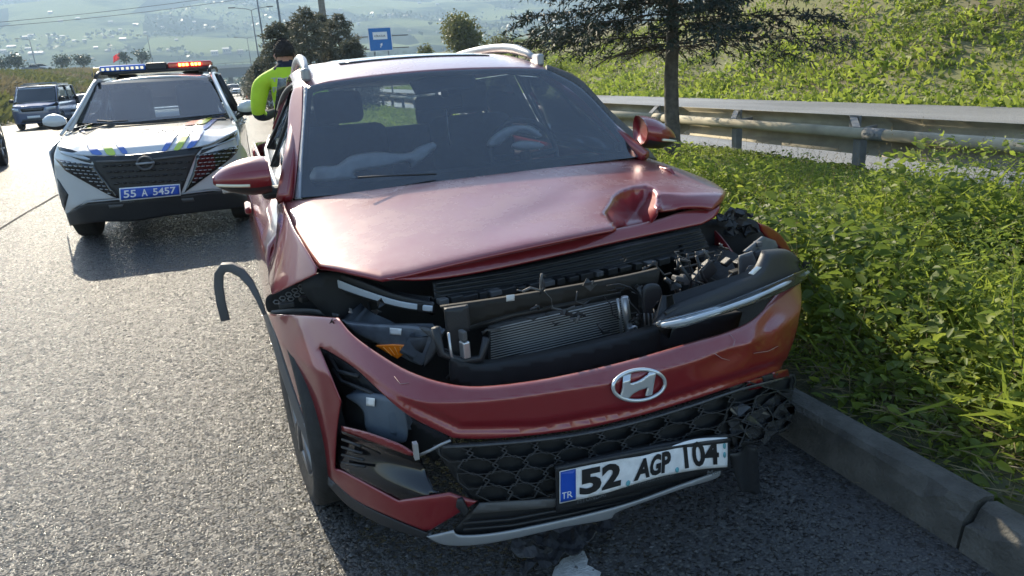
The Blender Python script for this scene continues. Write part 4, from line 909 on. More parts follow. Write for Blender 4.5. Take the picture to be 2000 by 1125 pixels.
roof = sheet('roof', np.array(rp), lambda q: np.stack([q[:, 0], q[:, 1], roof_z(q[:, 0], q[:, 1])], 1), M_RED, car, 0.045, 0.012, face=(0, 2, 6))
sheet('sunroof', np.array([(xc(2.3) - .38, 2.15), (xc(2.3) + .38, 2.15), (xc(3) + .38, 3.1), (xc(3) - .38, 3.1)]), lambda q: np.stack([q[:, 0], q[:, 1], roof_z(q[:, 0], q[:, 1]) + .004], 1), M_GLOSSBLK, roof, 0.08, 0.006, face=(0, 2, 6))
for s in (-1, 1):
    pts = []
    for i in range(15):
        t = i / 14; y = 1.93 + 1.95 * t; e = smooth01(min(t, 1 - t) / 0.10); pts.append((xc(y) + s * (.575 - .01 * e - tp(y)), y, roof_z(xc(y) + s * (.575 - tp(y)), y) + .012 + .034 * e))
    tube('roof_rail', pts, [0.012 + .010 * smooth01(min(i, 14 - i) / 2) for i in range(15)], M_SILVER, car, 10, flat=(1.0, 1.15))
    for y in (1.98, 3.82): box('rail_foot', (xc(y) + s * (.573 - tp(y)), y, roof_z(xc(y) + s * (.575 - tp(y)), y) + .02), (.035, .12, .06), M_SILVER, car, bevel=.012)
    def side(P, s=s):
        y, z = P[:, 0], P[:, 1]
        wv = .80 + .095 * smooth01((.97 - z) / .16) + .012 * smooth01((.75 - z) / .2) - .045 * smooth01((.40 - z) / .2) - .10 * smooth01((y - 3.55) / .7) - .02 * smooth01((1.35 - y) / .4)
        return np.stack([xc(y) + s * wv, y, z], 1)
    fc = (s * 9, 2.5, .7)
    arch_f = [(0.835 + .37 * math.cos(a), .33 + .37 * math.sin(a)) for a in np.linspace(R_(75), R_(-18), 12)]
    arch_r = [(3.415 + .37 * math.cos(a), .33 + .37 * math.sin(a)) for a in np.linspace(R_(198), R_(-18), 20)]
    base = [(1.10, .955), (1.08, .80), (1.02, .72)] + arch_f[3:] + [(1.3, .2), (2.9, .2)] + arch_r[::1] + [(4.0, .25), (4.14, .45), (4.16, .8), (4.1, 1.0), (3.6, 1.03), (2.5, .99), (1.3, .955)]
    sheet('side_panel', np.array(base), side, M_RED, car, 0.05, .012, face=fc)
    def glassx(P, s=s):
        y, z = P[:, 0], P[:, 1]; return np.stack([xc(y) + s * (.79 - .47 * (z - .96) - tp(y) * np.clip((z - .9) / .3, 0, 1) - .08 * smooth01((y - 3.55) / .7)), y, z], 1)
    for nm, w4 in (('side_window', [(1.42, .99), (2.28, 1.0), (2.28, 1.36), (2.0, 1.345), (1.80, 1.26)]), ('side_window', [(2.34, 1.0), (3.1, 1.02), (3.1, 1.34), (2.34, 1.37)]), ('quarter_window', [(3.18, 1.03), (3.7, 1.07), (3.55, 1.25), (3.18, 1.33)])):
        sheet(nm, np.array(w4), glassx, M_GLASS, car, .12, .004, face=fc)
    fr = [(1.28, .955), (4.0, 1.0), (3.9, 1.2), (3.85, 1.42), (3.2, 1.42), (2.3, 1.43), (1.9, 1.40), (1.80, 1.36)]
    # window surround as separate bars
    def bar(pts, r, m_, nm): tube(nm, [glassx(np.array([p]))[0] for p in pts], r, m_, car, 6)
    bar([(1.34, .975), (2.3, .99), (3.2, 1.015), (3.8, 1.05)], .016, M_SILVER if s < 0 else M_BLACK, 'window_strip')
    bar([(1.30, .985), (1.55, 1.13), (1.80, 1.29), (2.0, 1.375), (2.4, 1.395), (3.1, 1.37), (3.6, 1.28), (3.85, 1.10)], .03, M_RED, 'door_frame')
    bar([(2.31, .99), (2.31, 1.38)], .010, M_BLACK, 'door_pillar'); bar([(3.14, 1.01), (3.14, 1.36)], .010, M_BLACK, 'door_pillar')
    for y in (2.12, 3.0):
        q = side(np.array([(y, .84)]))[0]; hd = box('door_handle', q + [s * .022, 0, 0], (.03, .2, .035), M_RED, car, bevel=.012)
    # tail lamp
    q = side(np.array([(4.05, .88)]))[0]; box('tail_lamp', q, (.06, .16, .16), mat('tail_red', (.35, .01, .01), .2), car, bevel=.02)
yr = 4.16
sheet('tailgate', np.array([(-.78, .3), (.78, .3), (.76, 1.0), (-.76, 1.0)]), lambda q: np.stack([q[:, 0] + xc(4.1), np.full(len(q), yr) - .05 * q[:, 0] ** 2, q[:, 1]], 1), M_RED, car, .1, .02, face=(0, 9, 1))
sheet('rear_window', np.array([(-.66, 1.0), (.66, 1.0), (.56, 1.43), (-.56, 1.43)]), lambda q: np.stack([q[:, 0] + xc(4.1), yr - .03 - (q[:, 1] - 1.0) * .40, q[:, 1]], 1), M_GLASS, car, .12, .004, face=(0, 9, 1))
box('underbody', (xc(2.4), 2.45, .24), (1.5, 3.3, .10), M_DARK, car)
box('firewall', (0, 1.12, .56), (1.42, .06, .66), M_DARK, car)

# --- door mirrors
def mirror(tip, root, s, y):
    c = (np.array(tip) + np.array(root)) / 2
    # cap: tapered ellipsoid with a flat glass face at the back
    V, F = [], []; N, Mx = 18, 14; L = np.linalg.norm(np.array(tip) - np.array(root))
    ax = (np.array(root) - np.array(tip)) / L; up = np.array([0, 0, 1.0]); fw = np.array([0, -1.0, 0])
    for i in range(N + 1):
        t = i / N; prof = math.sin(math.pi * min(1, t * 0.62 + .02)) ** 0.62; hgt = .125 * prof; dep = .105 * prof
        o = np.array(tip) + ax * L * t + up * (.012 * t)
        for k in range(Mx):
            a = 2 * math.pi * k / Mx; ca, sa = math.cos(a), math.sin(a); d = dep * (1.0 if ca > 0 else 0.35)
            V.append(o + fw * ca * d + up * sa * hgt * (0.62 if sa > 0 else .55))
    for i in range(N):
        for k in range(Mx): F.append((i * Mx + k, i * Mx + (k + 1) % Mx, (i + 1) * Mx + (k + 1) % Mx, (i + 1) * Mx + k))
    F.append(tuple(range(Mx))); F.append(tuple(N * Mx + k for k in range(Mx))[::-1])
    zc = np.mean([v[2] for v in V])
    mo = ob('door_mirror', V, F, M_RED, car)
    me = mo.data; me.materials.append(M_BLACK)
    for p in me.polygons:
        if p.center[2] < zc - .020: p.material_index = 1
    o = tube('turn_lamp', [np.array(tip) + ax * L * t + fw * (.104 * math.sin(math.pi * min(1, t * .62 + .02)) ** .62 + .001) + up * -.012 for t in (.06, .2, .35, .5, .62)], .006, mat('lamp_clear', (.75, .68, .5), .25), mo, 6)
    box('mirror_stalk', np.array(root) + ax * .03 + up * -.055 + [0, .01, 0], (.14, .07, .05), M_BLACK, mo, bevel=.02)
    box('mirror_glass', c + [0, .04, 0], (L * .75, .01, .10), M_CHROME, mo, bevel=.004)
mirror(at(416, 354, y=1.42), at(528, 348, y=1.42), -1, 1.42)
mirror(at(1316, 270, y=1.42), at(1243, 262, y=1.42), 1, 1.42)

# --- near side wing
FENF = onsurf(lambda p, uv: p[:, 0] + .80 + (.93 - p[:, 2]) * .44 - .05 * smooth01((.80 - p[:, 2]) / .12) * 0 + .55 * np.maximum(0, 1.02 - p[:, 1]) ** 2 * -1, 0.9, 6.0)
wing = sheet('wing_panel', spl([(551, 394, 1), (561, 420), (575, 451), (600, 492), (618, 523, 1), (616, 537, 1), (575, 556), (530, 577, 1), (523, 545), (524, 490), (527, 440), (534, 410)]), FENF, M_RED, car, 5, .006, (4, .004), (.5, .6, 0))
# torn mesh vent below the wing
M_MESH = mat('vent_edge', (.16, .165, .17), .45)
for i in range(7):
    for j in range(3):
        u, v = 540 + i * 12 + j * 4, 592 - i * 7.6 + j * 9 - 2
        if v > 606 - (u - 530) * .55: continue
        pts = [at(u + 6 * math.cos(a), v + 4 * math.sin(a), y=.86 - (u - 540) * .0015) for a in np.linspace(0, 2 * math.pi, 6, endpoint=False)]
        tube('vent_cell', pts, .0022, M_MESH, car, 4, closed=True)
sheet('wheel_liner', spl([(521, 580), (560, 562), (616, 538), (640, 545), (700, 600), (690, 640), (640, 660), (560, 640), (525, 612)]), SY(lambda x, z: .98 + (x + .8) * -.6), M_DARK, car, 10, .01)
sheet('liner_lip', spl([(530, 607, 1), (575, 603), (620, 605), (660, 614, 1), (655, 620), (600, 612), (535, 613)]), SY(lambda x, z: .70 - (x + .7) * 1.2), M_GREYPL, car, 5, .004)
for i, (u, v, wd) in enumerate([(560, 595, 20), (600, 582, 26), (640, 590, 22)]): box('broken_clip', at(u, v, y=.82), (.05, .03, .018), M_BLACK, car, .3 * i, bevel=.003)

# --- bumper
bump_poly = spl([(520, 615, 1), (590, 617), (662, 622, 1), (690, 655), (740, 692), (800, 727), (870, 750), (940, 757), (1050, 745), (1150, 725), (1250, 700), (1350, 670), (1425, 648), (1470, 625), (1505, 590), (1530, 560), (1566, 547, 1), (1569, 590), (1560, 645), (1545, 690), (1530, 724, 1), (1450, 752), (1350, 785), (1250, 815), (1150, 838), (1050, 852), (950, 860), (885, 858, 1), (800, 815), (740, 765), (690, 720), (625, 680, 1), (668, 785, 1), (660, 840), (655, 914, 1), (700, 938), (780, 980, 1), (880, 964, 1), (936, 982, 1), (836, 1042, 1), (780, 1020), (692, 978), (640, 930), (615, 875), (590, 810), (560, 720), (540, 660), (526, 628)], 4)
def bump_post(P, uv):
    P = P.copy()
    d, sg, t = segd(uv, [(700, 640), (780, 690), (900, 727), (1000, 722), (1200, 690), (1400, 640), (1480, 600)])   # character line below the top edge
    P[:, 1] -= .012 * np.exp(-(d / 16.0) ** 2)
    d, sg, t = segd(uv, [(640, 690), (760, 772), (900, 838), (1050, 836), (1250, 800), (1450, 738), (1530, 712)])
    P[:, 1] += .010 * smooth01(1 - d / 14.0)
    P[:, 1] += .012 * gauss(uv, (1430, 690), (40, 16), -25) + .014 * gauss(uv, (1500, 640), (22, 14), -50) - .01 * gauss(uv, (1470, 665), (14, 30), 20)   # dents
    d, sg, t = segd(uv, [(585, 640), (625, 760), (640, 860), (650, 925)]); P[:, 1] -= .012 * np.exp(-(d / 12.0) ** 2)
    return P
bumper = sheet('bumper', bump_poly, SB(), M_RED, car, 7, 0.0045, (8, .009), post=bump_post)
# torn edge pieces along the lower right of the bumper
for i, (u, v) in enumerate([(1440, 760), (1475, 750), (1505, 740), (1525, 733)]):
    sheet('torn_edge', np.array([(u - 16, v - 6), (u + 14, v - 12), (u + 18, v + 6), (u + 2, v + 2 + 8 * (i % 2)), (u - 12, v + 12)]), SB(.012), M_RED if i % 2 else M_BLACK, bumper, 6, .004)
# scratches with bare plastic
M_SCR = mat('scratch', (.34, .22, .20), .6)
for pts in ([(1425, 652), (1436, 664), (1432, 676)], [(1472, 690), (1500, 686), (1520, 676)], [(1395, 690), (1410, 700), (1425, 704)], [(770, 735), (782, 750), (798, 748)], [(600, 715), (606, 720)]):
    tube('scratch', SB(-.004)(np.array(pts, float)), .0008, M_SCR, bumper, 4)
# grey wheel arch trim following the bumper edge, black sill below it
def strip(name, pl, wpx, f, m_, parent, th=.006):
    A = spl(pl, 6, False); tn = np.gradient(A, axis=0); nn = np.stack([-tn[:, 1], tn[:, 0]], 1); nn /= np.linalg.norm(nn, axis=1)[:, None]
    wv = np.interp(np.linspace(0, 1, len(A)), np.linspace(0, 1, len(wpx)), wpx)[:, None]
    return sheet(name, np.vstack([A - nn * wv / 2, (A + nn * wv / 2)[::-1]]), f, m_, parent, 5, th, (3, .004))
strip('arch_trim', [(517, 612), (532, 655), (552, 722), (582, 808), (607, 874), (632, 929), (652, 950)], [9, 12, 12, 13, 12, 12, 10], SB(-.006), M_GREYPL, car, .02)
strip('sill_trim', [(640, 938), (690, 986), (760, 1022), (834, 1048)], [12, 18, 20, 12], SB(-.002), M_BLACK, car, .02)
# hanging arch trim loop torn off the wing
loop = [(517, 612, .94), (505, 582, .95), (490, 553, .97), (472, 532, .99), (452, 522, 1.0), (436, 522, 1.01), (428, 534, 1.02), (427, 556, 1.02), (432, 590, 1.02), (441, 624, 1.02)]
lp = [at(u, v, y=y) for u, v, y in loop]
V, F = [], []
for i, p in enumerate(lp):
    t = lp[min(i + 1, 9)] - lp[max(i - 1, 0)]; t /= np.linalg.norm(t); nrm = np.cross(t, [0, 1, 0]); nrm /= np.linalg.norm(nrm); wd = .007 + .009 * min(1, i / 3)
    for a, b in ((-1, -.02), (1, -.02), (1, .045), (-1, .045)): V.append(p + nrm * wd * a * (.55 if b > 0 else 1) + np.array([0, b, 0]))
for i in range(9):
    for k in range(4): F.append((i * 4 + k, i * 4 + (k + 1) % 4, (i + 1) * 4 + (k + 1) % 4, (i + 1) * 4 + k))
F += [(3, 2, 1, 0), (36, 37, 38, 39)]
o = ob('hanging_trim', V, F, M_GREYPL, car); bev(o, .004); 
# --- fog lamp corner
sheet('corner_backing', spl([(626, 684, 1), (690, 722), (740, 768), (800, 818), (880, 862), (850, 900), (820, 885), (665, 840, 1), (668, 785, 1)]), SB(.17), M_DARK, car, 10, .01)
M_TANK = mat('washer_tank', (.085, .11, .14), .5, var=.2)
tank = sheet('washer_tank', spl([(678, 778), (720, 772), (775, 784), (797, 815), (795, 866), (750, 862), (718, 845), (712, 812), (700, 795)]), SB(.10), M_TANK, car, 6, .05, (8, .02))
sheet('sticker', np.array([(715, 776), (732, 778), (731, 794), (715, 792)]), SB(.09), M_WHITE, tank, 5, .001)
for pts in ([(640, 690), (660, 725), (700, 735)], [(650, 720), (668, 745), (720, 765), (780, 800)]): tube('wiring', SB(.12)(np.array(pts, float)), .006, M_BLACK, car, 6)
sheet('torn_rim', spl([(666, 832, 1), (720, 846), (780, 868), (806, 884, 1), (800, 890), (740, 868), (668, 842, 1)]), SB(.012), M_RED, car, 5, .004)
fog = sheet('corner_panel', spl([(664, 842, 1), (740, 868), (815, 890, 1), (836, 930), (850, 962, 1), (862, 966, 1), (785, 980, 1), (720, 947), (657, 914, 1)]), SB(.010), M_GLOSSBLK, car, 6, .006, None, post=lambda P, uv: P + np.outer(.045 * smooth01(1 - np.abs((uv[:, 1] - 893) - (uv[:, 0] - 712) * .30) / 45.0), [0, 1, 0]))
for i in range(4): tube('slat', SB(-.002)(np.array([(668, 858 + i * 15), (690, 866 + i * 14), (704 + 3 * i, 872 + i * 13)], float)), .004, M_BLACK, fog, 6)
tube('corner_edge', SB(-.004)(np.array([(812, 892), (840, 880), (862, 868), (880, 860)], float)), .004, M_SILVER, car, 6)
box('loose_clip', SB(-.02)(np.array([(812, 880.)]))[0], (.012, .02, .045), M_ALU, car)
# --- honeycomb grille, every cell a piece
top = spl([(845, 872), (950, 866), (1050, 857), (1150, 843), (1250, 820), (1350, 790), (1450, 757), (1558, 730)], 8, False)
bot = spl([(925, 984), (1010, 978), (1090, 965), (1200, 940), (1300, 915), (1420, 882), (1500, 856), (1556, 832)], 8, False)
gr_poly = np.vstack([top, bot[::-1]])
grille = sheet('grille', gr_poly, SB(.034), M_DARK, car, 12, .01)
def gmap(s, t):
    s = np.asarray(s); t = np.asarray(t)[:, None]
    def on(C):
        k = np.clip(s, 0, 1) * (len(C) - 1); i = np.minimum(k.astype(int), len(C) - 2); f = (k - i)[:, None]; return C[i] * (1 - f) + C[i + 1] * f
    return on(top) * (1 - t) + on(bot) * t
M_GRL = mat('grille_plastic', (.042, .043, .045), .22, var=.3, vscale=40)
gF, gB = SB(.004), SB(.027)
rows, cols = 4, 11
for r in range(rows):
    for c in range(-1, cols):
        s0 = (c + .5 + (.5 if r % 2 else 0)) / cols; t0 = (r + .62) / (rows + .25)
        hw, hh = .62 / cols, .56 / rows
        hexo = [(-1, 0), (-.45, -1), (.45, -1), (1, 0), (.45, 1), (-.45, 1)]
        crush = 1 - .25 * max(0, (s0 - .8)) / .2
        S = np.array([s0 + a * hw for a, b in hexo]); Tt = np.array([t0 + b * hh * crush for a, b in hexo]); 
        if S.min() < -.04 or S.max() > 1.03 or Tt.min() < -.06 or Tt.max() > 1.06: 
            if S.mean() < .01 or S.mean() > .99 or Tt.mean() < .04 or Tt.mean() > .97: continue
        S = np.clip(S, 0, 1); Tt = np.clip(Tt, 0, 1)
        if s0 > .8: S = S + RNG.normal(0, .006, 6); Tt = Tt + RNG.normal(0, .03, 6)
        o_ = gmap(S, Tt); i_ = o_.mean(0) + (o_ - o_.mean(0)) * .90; i2 = o_.mean(0) + (o_ - o_.mean(0)) * .80
        A, B, Cc = gF(o_), gF(i_), gB(i2); V = np.vstack([A, B, Cc]); F = []
        for k in range(6):
            j = (k + 1) % 6; F += [(k, j, 6 + j, 6 + k), (6 + k, 6 + j, 12 + j, 12 + k)]
        ob('grille_cell', V, [f[::-1] for f in F], M_GRL, grille, False)
tube('grille_edge', gF(top[2:-2] + [0, 3]), .005, M_GRL, grille, 6)
sheet('crushed_mesh', spl([(1425, 800), (1480, 790), (1545, 770), (1552, 830), (1490, 858), (1440, 868)]), SB(.02), M_GRL, grille, 9, .004, post=lambda P, uv: P + RNG.normal(0, .007, P.shape), smooth=False)
# --- lower intake, number plate carrier, skid lip
sheet('lower_intake', spl([(885, 1036, 1), (936, 984, 1), (1010, 982), (1092, 975), (1250, 945), (1412, 905, 1), (1408, 922, 1), (1330, 948), (1200, 992), (1000, 1036), (905, 1046)]), SB(.03), M_BLACK, car, 9, .01)
sheet('intake_plate', np.array([(936, 984), (1095, 974), (1093, 990), (920, 1004)]), SB(.006), M_GREYPL, car, 8, .006)
for v in (1014, 1026): tube('intake_bar', SB(.01)(np.array([(905, v + 8), (1000, v), (1093, v - 18), (1250, v - 52)], float)), .004, M_BLACK, car, 6)
lip = sheet('skid_lip', spl([(832, 1050, 1), (887, 1037, 1), (905, 1047), (1000, 1037), (1200, 992), (1330, 948), (1410, 919, 1), (1400, 936), (1330, 958), (1212, 1000), (1190, 1016), (1100, 1032), (1000, 1055), (925, 1067), (868, 1066)]), SB(-.004), M_SILVER, car, 7, .012, (5, .006))
o = sheet('hanging_flap', spl([(1420, 884, 1), (1450, 876), (1482, 880, 1), (1484, 930), (1486, 970, 1), (1466, 967), (1446, 958), (1432, 930)]), SB(.02), M_BLACK, car, 7, .004, post=lambda P, uv: P + np.outer(.02 * np.sin(uv[:, 0] / 11.0), [0, 1, 0]))
sheet('towing_cover', np.array([(892, 978), (902, 974), (915, 1000), (908, 1010), (890, 990)]), SB(-.02), M_BLACK, car, 5, .01)
# --- number plate
pt_ = spl([(1093, 921), (1180, 902), (1256, 888), (1300, 872), (1355, 856), (1420, 854)], 8, False); pb_ = spl([(1093, 984), (1180, 964), (1250, 941), (1300, 925), (1360, 914), (1419, 911)], 8, False)
def pmap(s, t):
    k = np.clip(s, 0, 1) * (len(pt_) - 1); i = np.minimum(k.astype(int), len(pt_) - 2); f = (k - i)[:, None]; t = np.asarray(t)[:, None]
    a = pt_[i] * (1 - f) + pt_[i + 1] * f; b = pb_[i] * (1 - f) + pb_[i + 1] * f; return b * (1 - t) + a * t
PLf = lambda o: (lambda uv: SB(o)(uv) - np.outer(.012 * gauss(uv, (1330, 900), (60, 40)), [0, 1, 0]))
M_PLW = mat('plate_white', (.72, .73, .74), .4, var=.12, vscale=30); M_PLB = mat('plate_blue', (.01, .07, .42), .4); M_PLK = mat('plate_black', (.012, .012, .013), .5)
sheet('plate_carrier', spl([(1086, 914, 1), (1180, 893), (1300, 868), (1424, 850, 1), (1427, 915, 1), (1360, 930), (1250, 958), (1088, 1002, 1)]), SB(-.008), M_BLACK, car, 8, .02)
plate = sheet('number_plate', np.vstack([pt_, pb_[::-1]]), PLf(-.028), M_PLW, car, 6, .0015)
s_ = np.array([0.006, .085, .085, .006]); t_ = np.array([.03, .03, .97, .97]); sheet('blue_band', pmap(s_, t_), PLf(-.0295), M_PLB, plate, 6, .0006)
def plate_text(txt, s0, s1, t0, t1, m_, off=-.0305, bold=.02, par=None, nm='plate_lettering'):
    tv, tf = text2d(txt, bold); uv = pmap(s0 + tv[:, 0] * (s1 - s0), t0 + tv[:, 1] * (t1 - t0)); return ob(nm, PLf(off)(uv), tf, m_, par or plate, False)
plate_text('52', .10, .285, .10, .90, M_PLK, bold=.045); plate_text('AGP', .355, .625, .10, .90, M_PLK, bold=.045); plate_text('104', .715, .93, .10, .92, M_PLK, bold=.03)
plate_text('TR', .018, .072, .12, .32, M_PLW, -.0305, .0)
M_SEAL = mat('seal_teal', (.12, .35, .40), .5)
for s, t in ((.972, .72), (.972, .42), (.665, .12), (.325, .10)):
    a = np.linspace(0, 2 * math.pi, 14, endpoint=False); sheet('seal', pmap(s + .012 * np.cos(a), t + .10 * np.sin(a)), PLf(-.030), M_SEAL, plate, 3, .0006)
tube('carrier_bar', SB(-.034)(spl([(1087, 917), (1180, 898), (1300, 876), (1425, 860)], 5, False)), .0065, M_BLACK, car, 8, flat=(.6, 1.1))
def car_text(txt, q, m_, off, bold=0.0, nm='lettering'):
    tv, tf = text2d(txt, bold); uv = bil([np.array(a, float) for a in q], tv[:, 0], tv[:, 1]); return ob(nm, SB(off)(uv), tf, m_, car, False)
M_LET = mat('carrier_letters', (.12, .13, .14), .5)
car_text('HYUNDAI', [(1128, 973), (1182, 960), (1183, 970), (1128, 984)], M_LET, -.0095)
car_text('www.hyundai.com.tr', [(1210, 950), (1318, 923), (1318, 931), (1210, 958)], M_LET, -.0095)
car_text('Mer', [(1382, 919), (1408, 915), (1408, 926), (1382, 930)], M_LET, -.0095)
# --- badge
M_BADGE = mat('badge_silver', (.62, .65, .66), .25, metal=.6)
a = np.linspace(0, 2 * math.pi, 48, endpoint=False); er = np.stack([51 * np.cos(a), 30 * np.sin(a)], 1); ca, sa = math.cos(R_(-7)), math.sin(R_(-7))
el = np.stack([1248 + er[:, 0] * ca - er[:, 1] * sa, 752 + er[:, 0] * sa + er[:, 1] * ca], 1)
badge = tube('badge', SB(-.010)(el), .0052, M_BADGE, car, 8, closed=True)
sheet('badge_letter', spl([(1217, 734, 1), (1233, 729, 1), (1232, 740), (1231, 750, 1), (1248, 745), (1263, 735), (1268, 726, 1), (1283, 727, 1), (1279, 742), (1274, 771, 1), (1262, 774, 1), (1264, 765), (1266, 757, 1), (1250, 762), (1236, 770), (1228, 779, 1), (1212, 776, 1), (1217, 757)], 4), SB(-.012), M_BADGE, badge, 3, .006)

# --- engine bay
def bayY(d): return SY(lambda x, z: T(x) * .55 + .25 + d)
sheet('bay_backing', spl([(600, 540), (900, 520), (1380, 430), (1500, 450), (1560, 560), (1480, 640), (1250, 712), (950, 772), (780, 735), (660, 640)]), SY(lambda x, z: .78 + x * .12), M_DARK, car, 20, .01)
M_DUCT = mat('duct_plastic', (.016, .017, .018), .5, var=.3, vscale=20); M_BROWN = mat('dusty_brown', (.014, .012, .009), .8, var=.25, vscale=12)
duct = sheet('air_duct', spl([(846, 550, 1), (1000, 525), (1200, 480), (1366, 443, 1), (1386, 486, 1), (1200, 538), (1000, 572), (852, 592, 1)]), SY(lambda x, z: lipY(x, z) + .03), M_DUCT, car, 9, .01)
for i in range(5):
    f = (i + .5) / 5; a_, b_ = np.array([(850, 550), (1000, 526), (1200, 481), (1366, 446)], float), np.array([(854, 590), (1000, 570), (1200, 535), (1384, 484)], float)
    tube('duct_slat', SY(lambda x, z: lipY(x, z) + .018)(a_ * (1 - f) + b_ * f), .006, M_DUCT, duct, 6, flat=(1.6, .5))
for i in range(21):
    f = (i + .5) / 21; u = 852 + 530 * f; v = 592 - (u - 852) * .165 - 26 * max(0, f - .3) * 0.55
    q = SY(lambda x, z: lipY(x, z) + .0)(np.array([(u, v - 2)]))[0]
    box('duct_clip', q, (.030 + .012 * (i % 3), .03, .018 + .006 * (i % 2)), M_DUCT if i % 4 else M_GREYPL, duct, .2, bevel=.003)
sheet('radiator_top', spl([(860, 600, 1), (1000, 580), (1200, 545), (1290, 525, 1), (1285, 555, 1), (1210, 570), (1100, 592), (1000, 612), (905, 640, 1), (880, 625)]), bayY(.08), M_BROWN, car, 10, .02)
for (a1, b1, c1, d1) in () and (((1005, 545), (1090, 530), (1090, 552), (1005, 567)), ((1215, 528), (1272, 516), (1272, 556), (1215, 570)), ((1120, 545), (1190, 530), (1190, 552), (1120, 566))): sheet('dust_panel', np.array([a1, b1, c1, d1]), bayY(.05), M_BROWN, car, 10, .01)
M_FIN = mat('radiator_fin', (.42, .42, .41), .45, metal=.6)
def rad(uv): return bayY(.16)(uv)
rq = [(957, 640), (1213, 582), (1217, 652), (958, 712)]
radi = sheet('radiator', np.array(rq), rad, mat('radiator_core', (.055, .055, .052), .55, metal=.3, var=.3, vscale=30), car, 12, .03)
for i in range(15):
    t = (i + .5) / 15; uv = bil(rq, np.linspace(0, 1, 6), np.full(6, t)); tube('radiator_fin', rad(uv) - [0, .006, 0], .0020, M_FIN, radi, 4)
tube('radiator_tank', bayY(.13)(np.array([(1219, 580), (1224, 615), (1229, 648)], float)), .013, M_ALU, car, 10)
tube('radiator_rail', bayY(.14)(np.array([(1206, 583), (1211, 617), (1214, 652)], float)), .005, M_ALU, car, 6)
box('tank_bracket', bayY(.12)(np.array([(1234, 645.)]))[0], (.035, .02, .025), M_ALU, car, bevel=.003)
tube('condenser_pipe', bayY(.12)(np.array([(915, 640), (1000, 615), (1120, 592), (1210, 575)], float)), .012, M_DUCT, car, 8)
beam = sheet('crash_beam', spl([(880, 700, 1), (950, 715), (1100, 690), (1250, 655), (1290, 640, 1), (1290, 690, 1), (1200, 715), (1050, 748), (940, 760), (880, 745, 1)]), bayY(-.02), M_DARK, car, 10, .05)
sheet('foam_block', spl([(1262, 690, 1), (1290, 640), (1400, 620), (1450, 610, 1), (1440, 645, 1), (1350, 672)]), bayY(.0), mat('foam', (.02, .021, .024), .9), car, 10, .04)
sheet('bay_bracket', spl([(868, 605, 1), (915, 598, 1), (918, 640), (905, 660), (912, 700, 1), (880, 705, 1), (872, 650)]), bayY(.04), M_BLACK, car, 7, .02)
tube('stay_rod', bayY(-.01)(np.array([(876, 650), (881, 690), (888, 722)], float)), .004, M_ALU, car, 6)
box('connector', bayY(0)(np.array([(908, 682.)]))[0], (.022, .03, .05), M_ALU, car, .2, bevel=.004)
box('connector', bayY(0)(np.array([(904, 655.)]))[0], (.015, .03, .03), M_GREYPL, car, .2, bevel=.004)
tube('coolant_hose', bayY(0)(np.array([(850, 640), (862, 690), (900, 705), (940, 700), (950, 660)], float)), .012, M_BLACK, car, 8)
for k, pts in enumerate([[(1300, 545), (1320, 560), (1330, 590), (1310, 630)], [(1330, 520), (1350, 548), (1345, 585)], [(1280, 560), (1290, 600), (1275, 640)], [(1360, 500), (1372, 540), (1390, 565)], [(1245, 560), (1262, 590), (1258, 640)], [(1240, 640), (1255, 675), (1250, 702)]]): tube('hose', bayY(.06)(np.array(pts, float)), .005 if k % 2 else .008, M_BLACK, car, 8)
sheet('relay_box', spl([(1258, 565), (1290, 558), (1296, 600), (1282, 628), (1262, 632)]), bayY(.04), M_BLACK, car, 7, .06, (4, .01))
for i in range(5): tube('rib', bayY(.02)(np.array([(1258 + i * 8, 612), (1260 + i * 8, 636)], float)), .003, M_GREYPL, car, 5)
for i in range(4): tube('lattice_rib', bayY(.12)(np.array([(1325 + i * 17, 500 - i * 4), (1335 + i * 18, 545 - i * 3)], float)), .004, M_BLACK, car, 5)
for i in range(3): tube('lattice_rib', bayY(.12)(np.array([(1318, 510 + i * 16), (1395, 492 + i * 17)], float)), .004, M_BLACK, car, 5)
rj = random.Random(9)
for i in range(26):
    u, v = rj.uniform(1310, 1500), rj.uniform(455, 560)
    if v < 640 - (u - 1100) * .45: continue
    box('crumpled_bracket', bayY(.10)(np.array([(u, v)]))[0], (rj.uniform(.02, .08), .03, rj.uniform(.015, .05)), rj.choice([M_BLACK, M_DARK, M_GREYPL]), car, rj.uniform(-.6, .6), bevel=.004, M=Matrix.Rotation(rj.uniform(-.7, .7), 3, 'Y'))
sheet('inner_wing', spl([(1380, 452), (1405, 445), (1420, 470), (1424, 500), (1400, 512), (1382, 490)]), SY(lambda x, z: .80 + .15 * x), M_RED, car, 8, .006)
M_CABLE = mat('cable_sleeve', (.03, .03, .032), .6); M_TAG = mat('paper_tag', (.55, .56, .55), .7)
for i in range(34):                                   # loose looms, pipes and torn tabs
    u, v = rj.uniform(880, 1480), 0
    v = rj.uniform(560, 700) - (u - 880) * .17
    pts = [(u, v)]
    for k in range(4): pts.append((pts[-1][0] + rj.uniform(-22, 26), pts[-1][1] + rj.uniform(-10, 20)))
    tube('cable', bayY(rj.uniform(.02, .14))(np.array(pts, float)), rj.choice([.0022, .003, .0045]), rj.choice([M_CABLE, M_CABLE, M_BLACK, M_GREYPL]), car, 5)
